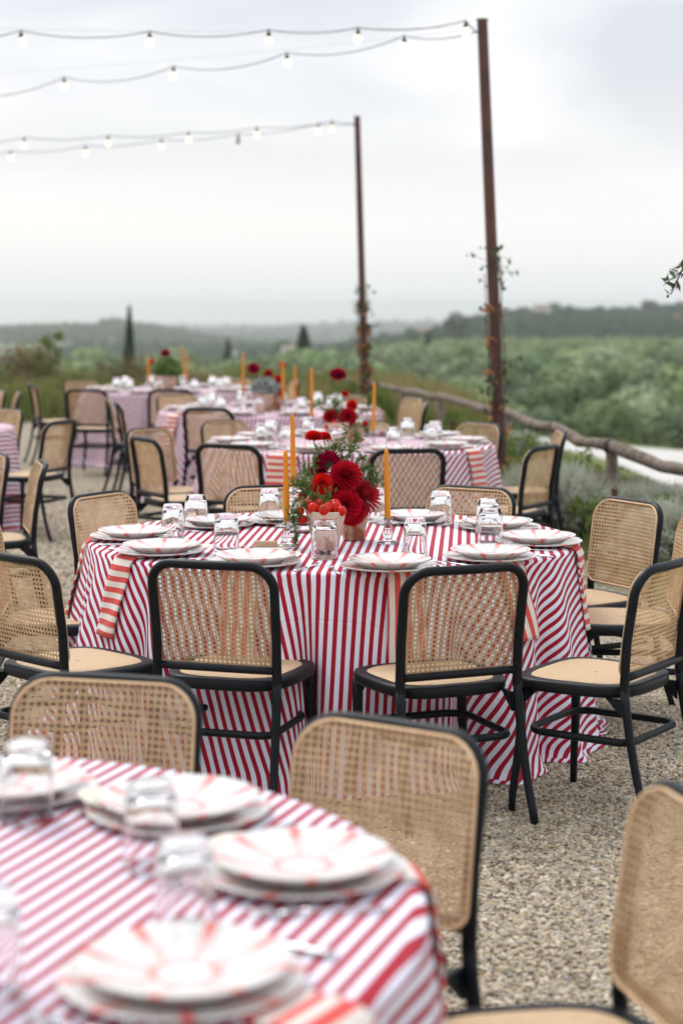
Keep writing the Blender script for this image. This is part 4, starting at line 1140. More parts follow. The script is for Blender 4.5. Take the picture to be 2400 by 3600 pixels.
# ---------------------------------------------------------------- tablecloths
TZ = .762
class Cloth:
    def __init__(s, c, Rr, ang, seed, nf=10, amp=.040, drop=TZ - .012, creases=None):
        s.c, s.R, s.ang, s.amp, s.drop = c, Rr, ang, amp, drop
        r_ = np.random.default_rng(seed)
        s.ph = r_.random(6) * 6.28; s.nf = nf; s.k = r_.integers(2, 5)
        s.w = r_.random(4)
        n_ = 10
        s.ci = (np.arange(n_) + r_.uniform(-.33, .33, n_)) * 2 * PI / n_
        if creases is not None: s.ci = np.radians(np.array(creases, float)); n_ = len(s.ci)
        s.cc = r_.uniform(.6, 1.4, n_); s.cc *= 1.12 / s.cc.sum()
        s.cw = r_.uniform(.028, .055, n_); s.ca = r_.uniform(.05, .10, n_)
        s.cs = r_.uniform(-.05, .05, n_)
    def gather(s, th, t):
        o = np.zeros_like(th)
        for c, k, w in zip(s.ci, s.cc, s.cw):
            d = (th - c + PI) % (2 * PI) - PI
            o = o + k * (np.tanh(d / w) - d / PI)
        return th + o * np.clip((t - .05) / .95, 0, 1)
    def crease(s, th, t):
        o = np.zeros_like(th)
        for c, w, a, sk in zip(s.ci, s.cw, s.ca, s.cs):
            d = (th - c - sk * t + PI) % (2 * PI) - PI
            o = o - a * np.exp(-(d / w) ** 2) + .42 * a * np.exp(-((np.abs(d) - 2.6 * w) / (1.5 * w)) ** 2)
        return o * np.clip(t * 1.4 - .08, 0, 1) ** .8
    def fold(s, th):
        ph = s.ph
        warp = th + .16 * np.sin(2 * th + ph[0]) + .10 * np.sin(3 * th + ph[1])
        f = 2 * np.abs(np.sin(s.nf * .5 * warp + ph[2])) ** .75 - 1.1
        g_ = .72 + .38 * np.sin(s.k * th + ph[3]) * np.sin(1.0 * th + ph[4])
        return f * g_ + .22 * np.sin((s.nf * 2 - 3) * warp + ph[5])
    def r(s, th, t):
        t = np.clip(t, 0, 1)
        env = np.clip(t * 1.25, 0, 1) ** .85
        flr = .012 + (.088 - .050 * np.cos(th)) * t ** 1.1
        rr = s.R + flr + s.amp * env * (s.fold(th) + .25) + s.crease(th, t)
        rr = rr + .02 * np.clip((t - .93) / .07, 0, 1) * (1 + s.fold(th * 1.0 + .3))
        return rr
    def xyz(s, th, t, off=0):
        rr = s.r(th, t) + off
        # folds lean sideways a little towards the hem
        th2 = th + .02 * np.clip(t, 0, 1) * np.sin(s.nf * th * .5 + s.ph[1])
        z = TZ - np.clip(t, 0, 1) * s.drop
        return np.stack([rr * np.cos(th2), rr * np.sin(th2), z], -1)
    def build(s, label, nth=520):
        th = np.linspace(0, 2 * PI, nth, endpoint=False)
        rows, flat = [], []
        for r_ in np.linspace(.001, s.R - .012, 12):
            z = TZ + .0008 * np.sin(r_ * 9 + th * 2)
            rows.append(np.stack([r_ * np.cos(th), r_ * np.sin(th), z], -1)); flat.append(np.full(nth, r_))
        for q in (.35, .7, 1.0):                 # rounded lip
            a = q * PI / 2
            rr = s.R - .012 + (.024) * math.sin(a); z = TZ - .012 * (1 - math.cos(a))
            rows.append(np.stack([rr * np.cos(th), rr * np.sin(th), np.full(nth, z)], -1)); flat.append(np.full(nth, s.R - .012 + .018 * q))
        for t in np.linspace(.03, 1, 40):
            P = s.xyz(th, np.full(nth, t))
            if t > .97: P[:, 2] = .016 + .006 * np.abs(np.sin(th * 7))
            rows.append(P); flat.append(np.full(nth, s.R + .006 + (t) * (s.drop + .03)))
        # hem turned outwards on the gravel
        P = s.xyz(th, np.full(nth, 1.0)); d = P[:, :2] / np.linalg.norm(P[:, :2], axis=1)[:, None]
        P[:, :2] += d * (.010 + .014 * np.sin(th * 5 + s.ph[0]) ** 2)[:, None]; P[:, 2] = .010
        rows.append(P); flat.append(np.full(nth, s.R + s.drop + .065))
        G = np.array(rows); mb = MB(); mb.grid(G, closed_v=True)
        TT = np.array([0.] * 15 + list(np.linspace(.03, 1, 40)) + [1.])
        me = mb.mesh('tablecloth'); me.materials.append(mCloth)
        F = np.array(flat); TH = np.stack([s.gather(th, t_) for t_ in TT]); ux = F * np.cos(TH); uy = F * np.sin(TH)
        # pulled cloth: the pattern bends where folds gather
        ca_, sa_ = math.cos(s.ang), math.sin(s.ang)
        u = ux * sa_ - uy * ca_; v = ux * ca_ + uy * sa_
        uvl = me.uv_layers.new(name='UVMap')
        vi = np.empty(len(me.loops), np.int32); me.loops.foreach_get('vertex_index', vi)
        uvl.data.foreach_set('uv', np.stack([u.ravel()[vi], v.ravel()[vi]], -1).astype(np.float32).ravel())
        o = link('tablecloth', me, None, None, (*s.c, 0))
        tag(o, label, 'tablecloth', 'striped cloths over the round tables')
        return o
    def napkin(s, th0, width, hang, inner, label, along=True, skew=0, phase=0.0):
        """folded napkin lying on the top and hanging over the edge"""
        nw, path = 9, []
        L1 = s.R - .012 - inner
        nL = 34; ls = np.linspace(0, L1 + .03 + hang, nL)
        fm = None
        G = np.zeros((nL, nw, 3)); UV = np.zeros((nL, nw, 2))
        for j, wv in enumerate(np.linspace(-width / 2, width / 2, nw)):
            for i, l in enumerate(ls):
                tw = wv + skew * max(0, l - L1)
                if l <= L1:
                    rr = inner + l; th = tw / max(rr, .2)
                    x_, y_, z_ = rr * math.cos(th), rr * math.sin(th), TZ + .0045
                elif l <= L1 + .03:
                    a = (l - L1) / .03 * PI / 2
                    rr = s.R - .012 + .034 * math.sin(a); th = tw / rr
                    x_, y_, z_ = rr * math.cos(th), rr * math.sin(th), TZ + .0045 - .02 * (1 - math.cos(a))
                else:
                    q = l - L1 - .03; t = (q + .016) / s.drop; th = tw / s.R
                    ths = th0 + np.linspace(-width * .6, width * .6, 7) / s.R
                    rmax = s.r(ths, t).max(); rloc = s.r(np.array([th0 + th]), t)[0]
                    rr = max(s.R + .03, .65 * rmax + .35 * rloc + .010 + .006 * math.sin(l * 20 + j * .6))
                    x_, y_, z_ = rr * math.cos(th), rr * math.sin(th), TZ - .016 - q
                c_, s__ = math.cos(th0), math.sin(th0)
                G[i, j] = (x_ * c_ - y_ * s__, x_ * s__ + y_ * c_, z_)
                UV[i, j] = (wv + phase, l) if along else (l + phase, wv)
        mb = MB(); mb.grid(G)
        me = mb.mesh('napkin'); me.materials.append(mNap)
        uvl = me.uv_layers.new(name='UVMap'); vi = np.empty(len(me.loops), np.int32); me.loops.foreach_get('vertex_index', vi)
        uvl.data.foreach_set('uv', UV.reshape(-1, 2)[vi].astype(np.float32).ravel())
        o = link('napkin', me, None, None, (*s.c, 0))
        md = o.modifiers.new('thickness', 'SOLIDIFY'); md.thickness = .005; md.offset = 1
        tag(o, label, 'napkin', 'striped linen napkins hanging from the table edges')
        return o
RT = .975
cl = {}
spec = {'near': (71, 3, 'red and white striped cloth on the nearest, blurred table at bottom left'),
        'mid': (86, 11, 'red and white striped cloth reaching the gravel on the sharp middle table'),
        'third': (80, 5, 'striped cloth on the third table, directly behind the scarlet flowers'),
        'fourth': (84, 8, 'striped cloth on the fourth table, left of centre in the distance'),
        'far': (84, 13, 'pale blurred striped cloth on the farthest table'),
        'leftA': (75, 17, 'striped cloth whose hem just shows behind the chairs at the left edge, nearest'),
        'leftB': (75, 19, 'striped cloth of the second table outside the left edge'),
        'leftC': (75, 23, 'striped cloth of the last table outside the left edge')}
for k, (a, sd_, lb) in spec.items():
    cl[k] = Cloth(T[k], RT, R(a), sd_, creases=[-96, -62, -38, -14, 22, 60, 100, 140, 172, -158, -133] if k == 'mid' else None)
    cl[k].build(lb, 900 if k in ('mid', 'near') else 420)

# ---------------------------------------------------------------- tableware
def disc_profile(pts): return pts
mb = MB(); mb.lathe([(.0005, .0035), (.06, .0035), (.10, .006), (.135, .0095), (.160, .0135), (.1705, .0165), (.1715, .0155), (.165, .0108), (.12, .004), (.10, .0), (.0005, .0)], 56)
chargerMe = mb.mesh('charger_plate'); chargerMe.materials.append(mPlate)
mb = MB(); mb.lathe([(.0005, .008), (.048, .008), (.066, .0105), (.095, .0155), (.125, .0235), (.1465, .0305), (.1485, .0298), (.142, .0240), (.115, .0125), (.104, .0035), (.09, .0), (.0005, .0)], 56)
plateMe = mb.mesh('dinner_plate'); plateMe.materials.append(mPlate)
# tumbler upside down, thick base uppermost
mb = MB()
H = .130
outer = [(.0405, 0), (.0415, .004), (.0408, .02), (.0395, .06), (.0380, .095), (.0365, .112), (.0335, .120), (.0325, H - .004), (.0300, H), (.0005, H - .0015)]
inner_ = [(.0005, .111), (.018, .110), (.0285, .106), (.0335, .095), (.0360, .065), (.0382, .02), (.0388, .003), (.0392, 0)]
prof = [(a, b_) for a, b_ in reversed(outer)][::-1]
prof = inner_ + outer
mb.lathe(prof, 40, sq=3.2)
me = mb.mesh('tumbler'); me.materials.append(mGlass); tumblerMe = me
import bmesh
def fix(me, closed=True):
    bm_ = bmesh.new(); bm_.from_mesh(me)
    bmesh.ops.remove_doubles(bm_, verts=bm_.verts, dist=.00025)
    bmesh.ops.holes_fill(bm_, edges=bm_.edges, sides=0)
    bmesh.ops.recalc_face_normals(bm_, faces=bm_.faces); bm_.to_mesh(me); bm_.free()
    me.polygons.foreach_set('use_smooth', [True] * len(me.polygons))
tumblerMe.transform(Matrix.Scale(1.1, 4)); fix(tumblerMe); fix(chargerMe); fix(plateMe)
# fan
mb = MB(); n = 64
th = np.linspace(0, 2 * PI, n, endpoint=False)
rr = .062 * (1 + .055 * np.abs(np.sin(th * 6.5)))
ring = np.stack([rr * np.cos(th), rr * 1.08 * np.sin(th), .0012 + .0012 * np.cos(th * 26 / 2)], -1)
v = [(0, 0, .0025)] + ring.tolist(); mb.add(v, [(0, 1 + i, 1 + (i + 1) % n) for i in range(n)])
mb.box((0, -.125, .0015), (.009, .12, .002))
fanMe = mb.mesh('paper_fan', smooth=False); fanMe.materials.append(mFan)
# knife
def cutlery(kind):
    mb = MB()
    if kind == 'knife':
        mb.tube([(0, -.105, .004), (0, -.09, .0048), (0, -.03, .0046), (0, 0, .0038)], [.005, .0075, .0062, .0045], 8, flat=.55)
        o_ = np.array([(-.006, 0, .003), (.006, 0, .003), (.0085, .03, .003), (.0080, .08, .003), (.002, .108, .003), (-.0055, .10, .003), (-.006, .05, .003)])
    else:
        mb.tube([(0, -.10, .005), (0, -.05, .0045), (0, 0, .006), (0, .03, .008)], [.006, .0045, .0028, .0035], 8, flat=.5)
        o_ = np.array([(-.006, .025, .008), (.006, .025, .008), (.011, .045, .005), (.011, .06, .004), (-.011, .06, .004), (-.011, .045, .005)])
    m = len(o_); top = o_ + (0, 0, .0012)
    mb.add(np.concatenate([o_, top]), [tuple(range(m))[::-1], tuple(m + i for i in range(m))] + [(i, (i + 1) % m, m + (i + 1) % m, m + i) for i in range(m)])
    if kind == 'fork':
        for k in (-.0085, -.003, .003, .0085):
            mb.tube([(k, .058, .0045), (k, .08, .0045), (k * .9, .10, .009)], [.0017, .0016, .0008], 5)
    me = mb.mesh(kind); me.materials.append(mSteel); return me
knifeMe, forkMe = cutlery('knife'), cutlery('fork')
knifeMe.transform(Matrix.Scale(1.12, 4)); forkMe.transform(Matrix.Scale(1.08, 4))

def place(o, x, y, z, rz, label, cat, group):
    o.location = (x, y, z); o.rotation_euler = (0, 0, rz); tag(o, label, cat, group); return o
LIST_SET = []
def setting(tk, x, y, phrase, glass=None, napkin=None, full=True, fan=1.0, cut=True, fanang=None):
    """place setting; phrase says which seat"""
    cx_, cy_ = T[tk]; th = math.atan2(y - cy_, x - cx_)
    ur, ut = np.array([math.cos(th), math.sin(th)]), np.array([-math.sin(th), math.cos(th)])
    z = TZ + .002
    nap = napkin is not None
    rj = rng.random() * .6
    place(link('charger_plate', chargerMe), x, y, z + (.004 if nap else 0), rj, 'wide lower plate ' + phrase, 'charger', 'charger plates')
    jx, jy = rng.normal(0, .007, 2)
    place(link('dinner_plate', plateMe), x + jx, y + jy, z + .0080 + (.004 if nap else 0), rj + rng.random() * .5, 'upper plate with salmon rays ' + phrase, 'plate', 'painted dinner plates')
    if fan:
        fa = th + (fanang if fanang is not None else 2.55)
        fx_, fy_ = x + math.cos(fa) * .125, y + math.sin(fa) * .125
        fo = place(link('paper_fan', fanMe), fx_, fy_, z + .025, fa - PI / 2 + rng.normal(0, .2), 'cream paper fan under the upper plate ' + phrase, 'fan', 'cream paper fans')
        fo.rotation_euler = (.10, 0, fa - PI / 2 + rng.normal(0, .2))
    if glass is None:
        gx_, gy_ = np.array([x, y]) - ur * .20 + ut * .11
    else: gx_, gy_ = glass
    place(link('tumbler', tumblerMe), gx_, gy_, z, rng.random() * 1.5, 'clear tumbler standing upside down ' + phrase, 'glass', 'upturned glass tumblers')
    if cut:
        k = np.array([x, y]) + ut * .205 + ur * .01
        place(link('knife', knifeMe), k[0], k[1], z + .001, th + PI / 2 + rng.normal(0, .08), 'steel knife beside the plates ' + phrase, 'knife', 'steel knives')
        k = np.array([x, y]) - ut * .195 + ur * .0
        place(link('fork', forkMe), k[0], k[1], z + .001, th + PI / 2 + rng.normal(0, .08), 'steel fork beside the plates ' + phrase, 'fork', 'steel forks')
    if napkin is not None:
        w_, hang, along, skew = napkin[:4]
        cl[tk].napkin(th + (napkin[4] if len(napkin) > 4 else 0), w_, hang, .70, 'striped napkin hanging over the edge ' + phrase, along, skew, phase=rng.random() * .04)

# middle table, measured from the photograph
pz = TZ + .02
mid = [((585, 1287), (745, 1284), 'front left of the middle table', (.125, .30, True, 0)),
       ((891, 1297), (953, 1277), 'front right of the middle table', (.13, .37, True, -.02, .05)),
       ((1125, 1275), (1126, 1251), 'front right curve of the middle table', (.12, .26, True, .1)),
       ((1236, 1241), (1120, 1226), 'right end of the middle table', (.11, .30, False, 0)),
       ((1147, 1205), (1011, 1206), 'back right curve of the middle table', None),
       ((945, 1189), (860, 1198), 'far side of the middle table, right', None),
       ((648, 1190), (619, 1199), 'far side of the middle table, left', None),
       ((492, 1199), (450, 1216), 'back left curve of the middle table', None),
       ((305, 1228), (397, 1241), 'left end of the middle table', (.11, .38, False, 0)),
       ((368, 1262), (520, 1267), 'front left curve of the middle table', (.12, .27, False, -.06))]
for (pp, gg, ph, nap) in mid:
    x, y = at(*pp, pz); setting('mid', x, y, 'at the ' + ph if not ph.startswith('far') else 'on the ' + ph, at(*gg, TZ), nap)
# nearest table
near = [((418, 2238), (425, 2146), 'front right of the nearest table', (.13, .3, False, 0)),
        ((690, 1988), (348, 1992), 'right side of the nearest table', (.12, .3, False, 0)),
        ((410, 1848), (62, 1884), 'back of the nearest table', None),
        ((20, 1802), (-60, 1790), 'back left of the nearest table', None)]
for (pp, gg, ph, nap) in near:
    x, y = at(*pp, pz); setting('near', x, y, 'at the ' + ph, at(*gg, TZ), nap, fanang=2.2)
gx_, gy_ = at(-26, 2290, TZ)
place(link('tumbler', tumblerMe), gx_, gy_, TZ + .002, .3, 'clear upturned tumbler cut by the left edge low on the nearest table', 'glass', 'upturned glass tumblers')
gnames = {18: 'front right', 54: 'front right curve', 90: 'right end', 126: 'back right curve', 162: 'back right', -162: 'back left', -126: 'back left curve', -90: 'left end', -54: 'front left curve', -18: 'front left'}
for tk, nm in (('third', 'third table'), ('fourth', 'fourth table'), ('far', 'farthest table')):
    cx_, cy_ = T[tk]
    naps = {'third': {-18: (.2, .30, False, 0, -.12), 54: (.16, .30, False, .1), 126: (.13, .3, True, 0)}, 'fourth': {-54: (.16, .36, False, -.1), 90: (.14, .3, False, 0)}, 'far': {-90: (.15, .3, False, 0), 54: (.15, .3, False, 0)}}[tk]
    for a, gn in gnames.items():
        th = R(a) - PI / 2
        x, y = cx_ + .79 * math.cos(th), cy_ + .79 * math.sin(th)
        setting(tk, x, y, 'at the %s of the %s' % (gn, nm), None, naps.get(a), fan=1 if tk == 'third' else 0, cut=(tk == 'third'))

# candles and holders
def holder_mesh(h):
    prof = [(.0005, 0), (.040, 0), (.0425, .004), (.040, .008), (.022, .012), (.012, .018), (.018, .026), (.023, .038), (.019, .050), (.011, .056)]
    if h > .12: prof += [(.009, .07), (.016, .085), (.020, .10), (.012, .112)]
    z0 = h - .035
    prof += [(.0165, z0 - .002), (.0180, z0 + .006), (.045, z0 + .011), (.047, z0 + .017), (.044, z0 + .0175), (.0175, z0 + .012), (.0165, h), (.0150, h), (.0142, z0 - .0), (.0005, z0 - .003)]
    mb = MB(); mb.lathe(prof, 28); me = mb.mesh('candle_holder'); me.materials.append(mGlass); fix(me); return me
HM = {.1: holder_mesh(.1), .16: holder_mesh(.16)}
def candle_mesh(L):
    mb = MB(); mb.lathe([(.0005, 0), (.0112, 0), (.0120, .012), (.0124, .04), (.0116, L * .5), (.0092, L * .93), (.0078, L * .975), (.004, L * .995), (.0005, L)], 16)
    me = mb.mesh('candle'); me.materials.append(mWax); return me
def candle(px, base, tip, d, h, where, rz=0):
    x = (px - 1200) * d / F_PX
    zt = CAM_H - (tip - YH) * d / F_PX
    z0 = TZ + h - .033
    ho = link('candle_holder', HM[h], None, None, (x, d, TZ + .002)); tag(ho, 'glass candlestick ' + where, 'candle holder', 'glass candlesticks')
    L = zt - z0
    t = empty('candle', (x, d, z0))
    part('wax', candle_mesh(L), None, t)
    MB().tube([(0, 0, L - .004), (.001, 0, L + .008), (-.005, 0, L + .018)], [.0013, .0012, .0008], 5).put('wick', mWick, t)
    t.rotation_euler = (rng.normal(0, .012), rng.normal(0, .018), 0)
    tag(t, 'honey-orange taper candle ' + where, 'candle', 'orange taper candles')
candle(1008, 0, 1582, 7.2, .1, 'left of the tomatoes on the middle table, the shorter of two')
candle(1031, 0, 1455, 7.95, .16, 'tall behind the shorter left one on the middle table')
candle(1363, 0, 1577, 7.3, .1, 'right of the flowers on the middle table')
candle(1310, 0, 1345, 12.3, .1, 'right of the tall dahlia on the third table')
candle(1096, 0, 1293, 12.9, .16, 'left of the tall dahlia on the third table')
candle(855, 0, 1240, 16.6, .16, 'left of the silvery plant on the fourth table')
candle(996, 0, 1272, 16.2, .1, 'right of the silvery plant on the fourth table, nearer')
candle(1038, 0, 1285, 16.5, .1, 'on the fourth table, rightmost there')
candle(523, 0, 1257, 19.9, .1, 'left of the flowers on the farthest table')
candle(643, 0, 1218, 20.1, .16, 'right of the flowers on the farthest table, taller')
candle(656, 0, 1246, 20.3, .1, 'right of the flowers on the farthest table, shorter')

# pots
def pot(x, y, h, r1, r0, mat, label):
    mb = MB(); mb.lathe([(.0005, 0), (r0 * .96, 0), (r0, .006), (r0 + (r1 - r0) * .5, h * .5), (r1, h - .004), (r1 * .985, h), (r1 * .93, h - .001), (r1 * .86, h * .72), (r1 * .8, h * .66), (.0005, h * .66)], 36)
    me = mb.mesh('pot')
    c = np.empty(len(me.vertices) * 3, np.float32); me.vertices.foreach_get('co', c); c = c.reshape(-1, 3)
    c += rng.normal(0, .0006, c.shape); me.vertices.foreach_set('co', c.ravel())
    me.materials.append(mat)
    o = link('flower_pot', me, None, None, (x, y, TZ + .002)); tag(o, label, 'pot', 'clay pots of the centrepieces'); return o
x1, y1 = (1145 - 1200) * 7.13 / F_PX, 7.13
pot(x1, y1, .150, .078, .048, mPot, 'pale mottled clay pot filled with cherry tomatoes on the middle table')
x2, y2 = (1242 - 1200) * 7.42 / F_PX, 7.42
pot(x2, y2, .135, .066, .043, mPot2, 'rust-stained clay pot behind the tomato pot on the middle table')
for (px, d, h, r1, m_, lb) in ((1182, 12.4, .15, .085, mPot, 'blurred clay pot with tomatoes on the third table'), (1245, 12.65, .14, .075, mPot2, 'darker clay pot behind the tomatoes on the third table'),
                               (925, 16.3, .16, .10, mPot, 'clay pot under the silvery plant on the fourth table'), (972, 16.5, .14, .08, mPot2, 'smaller rust clay pot on the fourth table'),
                               (581, 20.0, .17, .13, mPot, 'clay pot on the farthest table')):
    pot((px - 1200) * d / F_PX, d, h, r1, r1 * .7, m_, lb)

# tomatoes
mb = MB(); prof = [(.0005, .0175)] + [(math.sin(a) * (.0185), math.cos(a) * .017 + .0005 * (a < .3)) for a in np.linspace(.25, PI - .15, 11)] + [(.0005, -.0168)]
mb.lathe(prof, 18); tomMe = mb.mesh('fruit'); tomMe.materials.append(mTomato)
mb = MB()
for k in range(5):
    a = k * 2 * PI / 5; mb.add([(0, 0, .0178), (math.cos(a + .3) * .004, math.sin(a + .3) * .004, .0185), (math.cos(a) * .011, math.sin(a) * .011, .0190), (math.cos(a - .3) * .004, math.sin(a - .3) * .004, .0185)], [(0, 1, 2, 3)])
mb.tube([(0, 0, .017), (.002, 0, .025)], .001, 5); calMe = mb.mesh('calyx'); calMe.materials.append(mCalyx)
def tomato(x, y, z, s_, label):
    t = empty('tomato', (x, y, z)); link('fruit', tomMe, None, t); link('calyx', calMe, None, t)
    t.scale = (s_, s_, s_ * (.92 + .14 * rng.random())); t.rotation_euler = (rng.normal(0, .9), rng.normal(0, .9), rng.random() * 6)
    tag(t, label, 'tomato', 'red tomatoes of the centrepieces')
tl = ((325, 1280, 1.0, 'back left in the tomato pot on the middle table'), (395, 1335, 1.05, 'front left in the tomato pot'), (492, 1282, 1.15, 'large, back centre of the tomato pot'),
      (545, 1362, 1.1, 'front centre of the tomato pot'), (598, 1322, .95, 'small, middle of the tomato pot'), (700, 1330, 1.2, 'largest, front right of the tomato pot'),
      (690, 1278, 1.0, 'back right of the tomato pot'), (782, 1372, .9, 'far right rim of the tomato pot'), (545, 1262, .9, 'hidden at the back of the tomato pot'),
      (213, 1375, .92, 'hanging left of the pot, upper of two'), (252, 1490, .95, 'hanging left of the pot, lower of two'))
for i, (cx_, cy_, s_, lb) in enumerate(tl):
    d = 7.13 - .03 + .02 * (i % 3) - (.03 if cy_ > 1320 else 0) + (.05 if cy_ < 1290 else 0)
    if i >= 9: d = 7.12
    x, y, z = src(1000 + cx_ * .2551, 1450 + (cy_ - 14) * .2551, d); tomato(x, y, z, s_ * (1.22 if i < 9 else 1.05), 'round red cherry tomato ' + lb)
for i, (px, py, s_, lb) in enumerate(((1152, 1500, 1.2, 'at the left'), (1178, 1490, 1.3, 'at the top'), (1196, 1502, 1.3, 'at the right'), (1192, 1520, 1.2, 'spilling over the rim'), (1166, 1505, 1.2, 'in front'))):
    x, y, z = src(px, py, 12.36); tomato(x, y, z, s_, 'blurred red tomato %s of the third table pot' % lb)

# dahlias
def dahlia(px, py, d, dia, mat, label, style='ball', tilt=(0.9, 0), stem_to=None, n=None):
    x, y, z = src(px, py, d)
    t = empty('dahlia', (x, y, z))
    r0 = dia / 2
    n = n or ((120 if style != 'spider' else 170) if d < 9 else 90)
    Q = []
    ga = PI * (3 - math.sqrt(5))
    for i in range(n):
        q = (i + .5) / n
        pol = (1 - q) ** .8 * 1.95 + .02 if style == 'ball' else (1 - q) ** .75 * 1.85 + .05      # polar angle, outer petals droop
        a = i * ga
        L = r0 * ((.52 + .48 * math.sin(min(pol, PI / 2))) if style == 'ball' else (.45 + .62 * math.sin(min(pol, PI / 2))))
        L *= .94 + .12 * rng.random()
        W = r0 * (.27 if style == 'ball' else .085) * (.35 + .75 * math.sin(min(pol + .25, PI / 2)))
        if style == 'open': W = r0 * .21 * (.4 + .7 * math.sin(min(pol + .25, PI / 2)))
        dr = np.array([math.sin(pol) * math.cos(a), math.sin(pol) * math.sin(a), math.cos(pol)])
        tg = np.array([-math.sin(a), math.cos(a), 0]); nm = np.cross(tg, dr) * -1
        base = dr * L * .18
        mid_ = dr * L * .68 + nm * L * .05; tip = dr * L + nm * L * .12
        tw = rng.normal(0, .06)
        tg = tg * math.cos(tw) + nm * math.sin(tw)
        cup = nm * W * .45
        b0, b1 = base - tg * W * .4, base + tg * W * .4
        m0, m1 = mid_ - tg * W + cup, mid_ + tg * W + cup
        e0, e1_ = tip - tg * W * .12, tip + tg * W * .12
        Q += [[b0, base, mid_, m0], [base, b1, m1, mid_], [m0, mid_, tip, e0], [mid_, m1, e1_, tip]]
    me = quads_mesh('bloom', np.array(Q), smooth=False); me.materials.append(mat)
    bl = part('bloom', me, None, t)
    rot = Euler((tilt[0], 0, tilt[1]), 'XYZ')
    bl.rotation_euler = rot
    mb = MB(); mb.lathe([(.0005, -r0 * .28), (r0 * .22, -r0 * .22), (r0 * .32, -r0 * .02), (r0 * .2, r0 * .1), (.0005, r0 * .12)], 10)
    cx2 = part('calyx', mb.mesh('calyx'), mCalyx, t); cx2.rotation_euler = rot
    dn = Vector((0, 0, -1)); dn.rotate(rot)
    tgt = np.array(stem_to) - np.array([x, y, z]) if stem_to is not None else np.array([0, 0, -dia])
    p0 = np.array(dn) * r0 * .2
    P = [p0 * (1 - q) ** 2 + 2 * q * (1 - q) * (np.array(dn) * min(.06, np.linalg.norm(tgt) * .4)) + tgt * q * q for q in np.linspace(0, 1, 8)]
    MB().tube(P, .0022 if d < 9 else .003, 6).put('stem', mStem, t)
    tag(t, label, 'dahlia', 'red dahlias of the centrepieces')
p1 = (x1, y1 + .01, TZ + .11); p2 = (x2, y2, TZ + .10)
c3 = lambda cx_, cy_: (1000 + cx_ * .2551, 1450 + cy_ * .2551)
dl = [((400, 345), 7.35, .075, mDahRed, 'small scarlet dahlia held highest left on a thin stem, middle table', 'ball', (.12, 0), p2),
      ((540, 350), 7.42, .066, mDahRed, 'small scarlet dahlia held highest right on a thin stem, middle table', 'ball', (-.15, .3), p2),
      ((600, 690), 7.38, .118, mDahMag, 'big crimson dahlia high in the middle bouquet, turned away', 'ball', (-.5, .8), p2),
      ((845, 880), 7.32, .128, mDahDark, 'largest dark red dahlia facing us in the middle bouquet', 'open', (.75, .25), p2),
      ((515, 990), 7.24, .088, mDahRed, 'bright scarlet ball dahlia above the tomatoes', 'ball', (1.15, -.1), p1),
      ((1080, 1150), 7.40, .150, mDahPink, 'spidery red dahlia at the right of the middle bouquet', 'spider', (.9, .9), p2),
      ((840, 1280), 7.27, .125, mDahDark, 'dark red dahlia low beside the tomatoes', 'open', (1.25, .15), p2),
      ((640, 1180), 7.33, .100, mDahDark, 'deep red dahlia half hidden behind the tomatoes', 'ball', (1.0, 0), p1),
      ((930, 1400), 7.31, .095, mDahDark, 'drooping dark red dahlia over the rust-stained pot rim', 'open', (1.7, .1), p2),
      ((960, 1090), 7.42, .110, mDahDark, 'dark red dahlia behind the largest one, lower right', 'ball', (.9, .5), p2),
      ((700, 1010), 7.40, .085, mDahDark, 'dark dahlia tucked between the scarlet ball and the largest one', 'ball', (1.0, 0), p2),
      ((470, 800), 7.42, .070, mDahMag, 'small crimson dahlia peeping out left of the big crimson one', 'ball', (.9, -.4), p2),
      ((1030, 1330), 7.36, .085, mDahPink, 'spidery red dahlia low at the right over the rust-stained pot', 'spider', (1.3, .7), p2),
      ((330, 1010), 7.28, .038, mDahRed, 'tiny scarlet bud among the sprigs left of the scarlet ball dahlia', 'ball', (.9, -.4), p1),
      ((255, 1150), 7.22, .040, mDahRed, 'tiny scarlet dahlia left above the tomatoes', 'ball', (.9, -.5), p1),
      ((410, 1210), 7.24, .05, mDahDark, 'tiny dark dahlia just over the back left tomato', 'ball', (1.0, -.2), p1)]
for (c, d, dia, m_, lb, st_, tl_, stem) in dl:
    dahlia(*c3(*c), d, dia, m_, lb, st_, tl_, stem)
q3 = (( 1190 - 1200) * 12.45 / F_PX, 12.5, TZ + .12)
for (px, py, dia, m_, lb, st_, tl_) in ((1187, 1320, .130, mDahMag, 'lone crimson dahlia standing high over the third table', 'ball', (.3, 0)), (1212, 1385, .055, mDahRed, 'small scarlet dahlia under the lone high one, third table', 'ball', (.6, .6)),
        (1237, 1425, .085, mDahRed, 'scarlet dahlia right in the third table bouquet', 'ball', (1, .3)), (1162, 1464, .110, mDahDark, 'dark red dahlia left in the third table bouquet', 'ball', (1, -.2)),
        (1222, 1466, .130, mDahDark, 'dark red dahlia low centre in the third table bouquet', 'ball', (1.1, .1)), (1283, 1490, .04, mDahRed, 'tiny red dahlia at the right of the third table bouquet', 'ball', (1, .5))):
    dahlia(px, py, 12.45, dia, m_, lb, st_, tl_, q3)
q4 = ((945 - 1200) * 16.4 / F_PX, 16.45, TZ + .12)
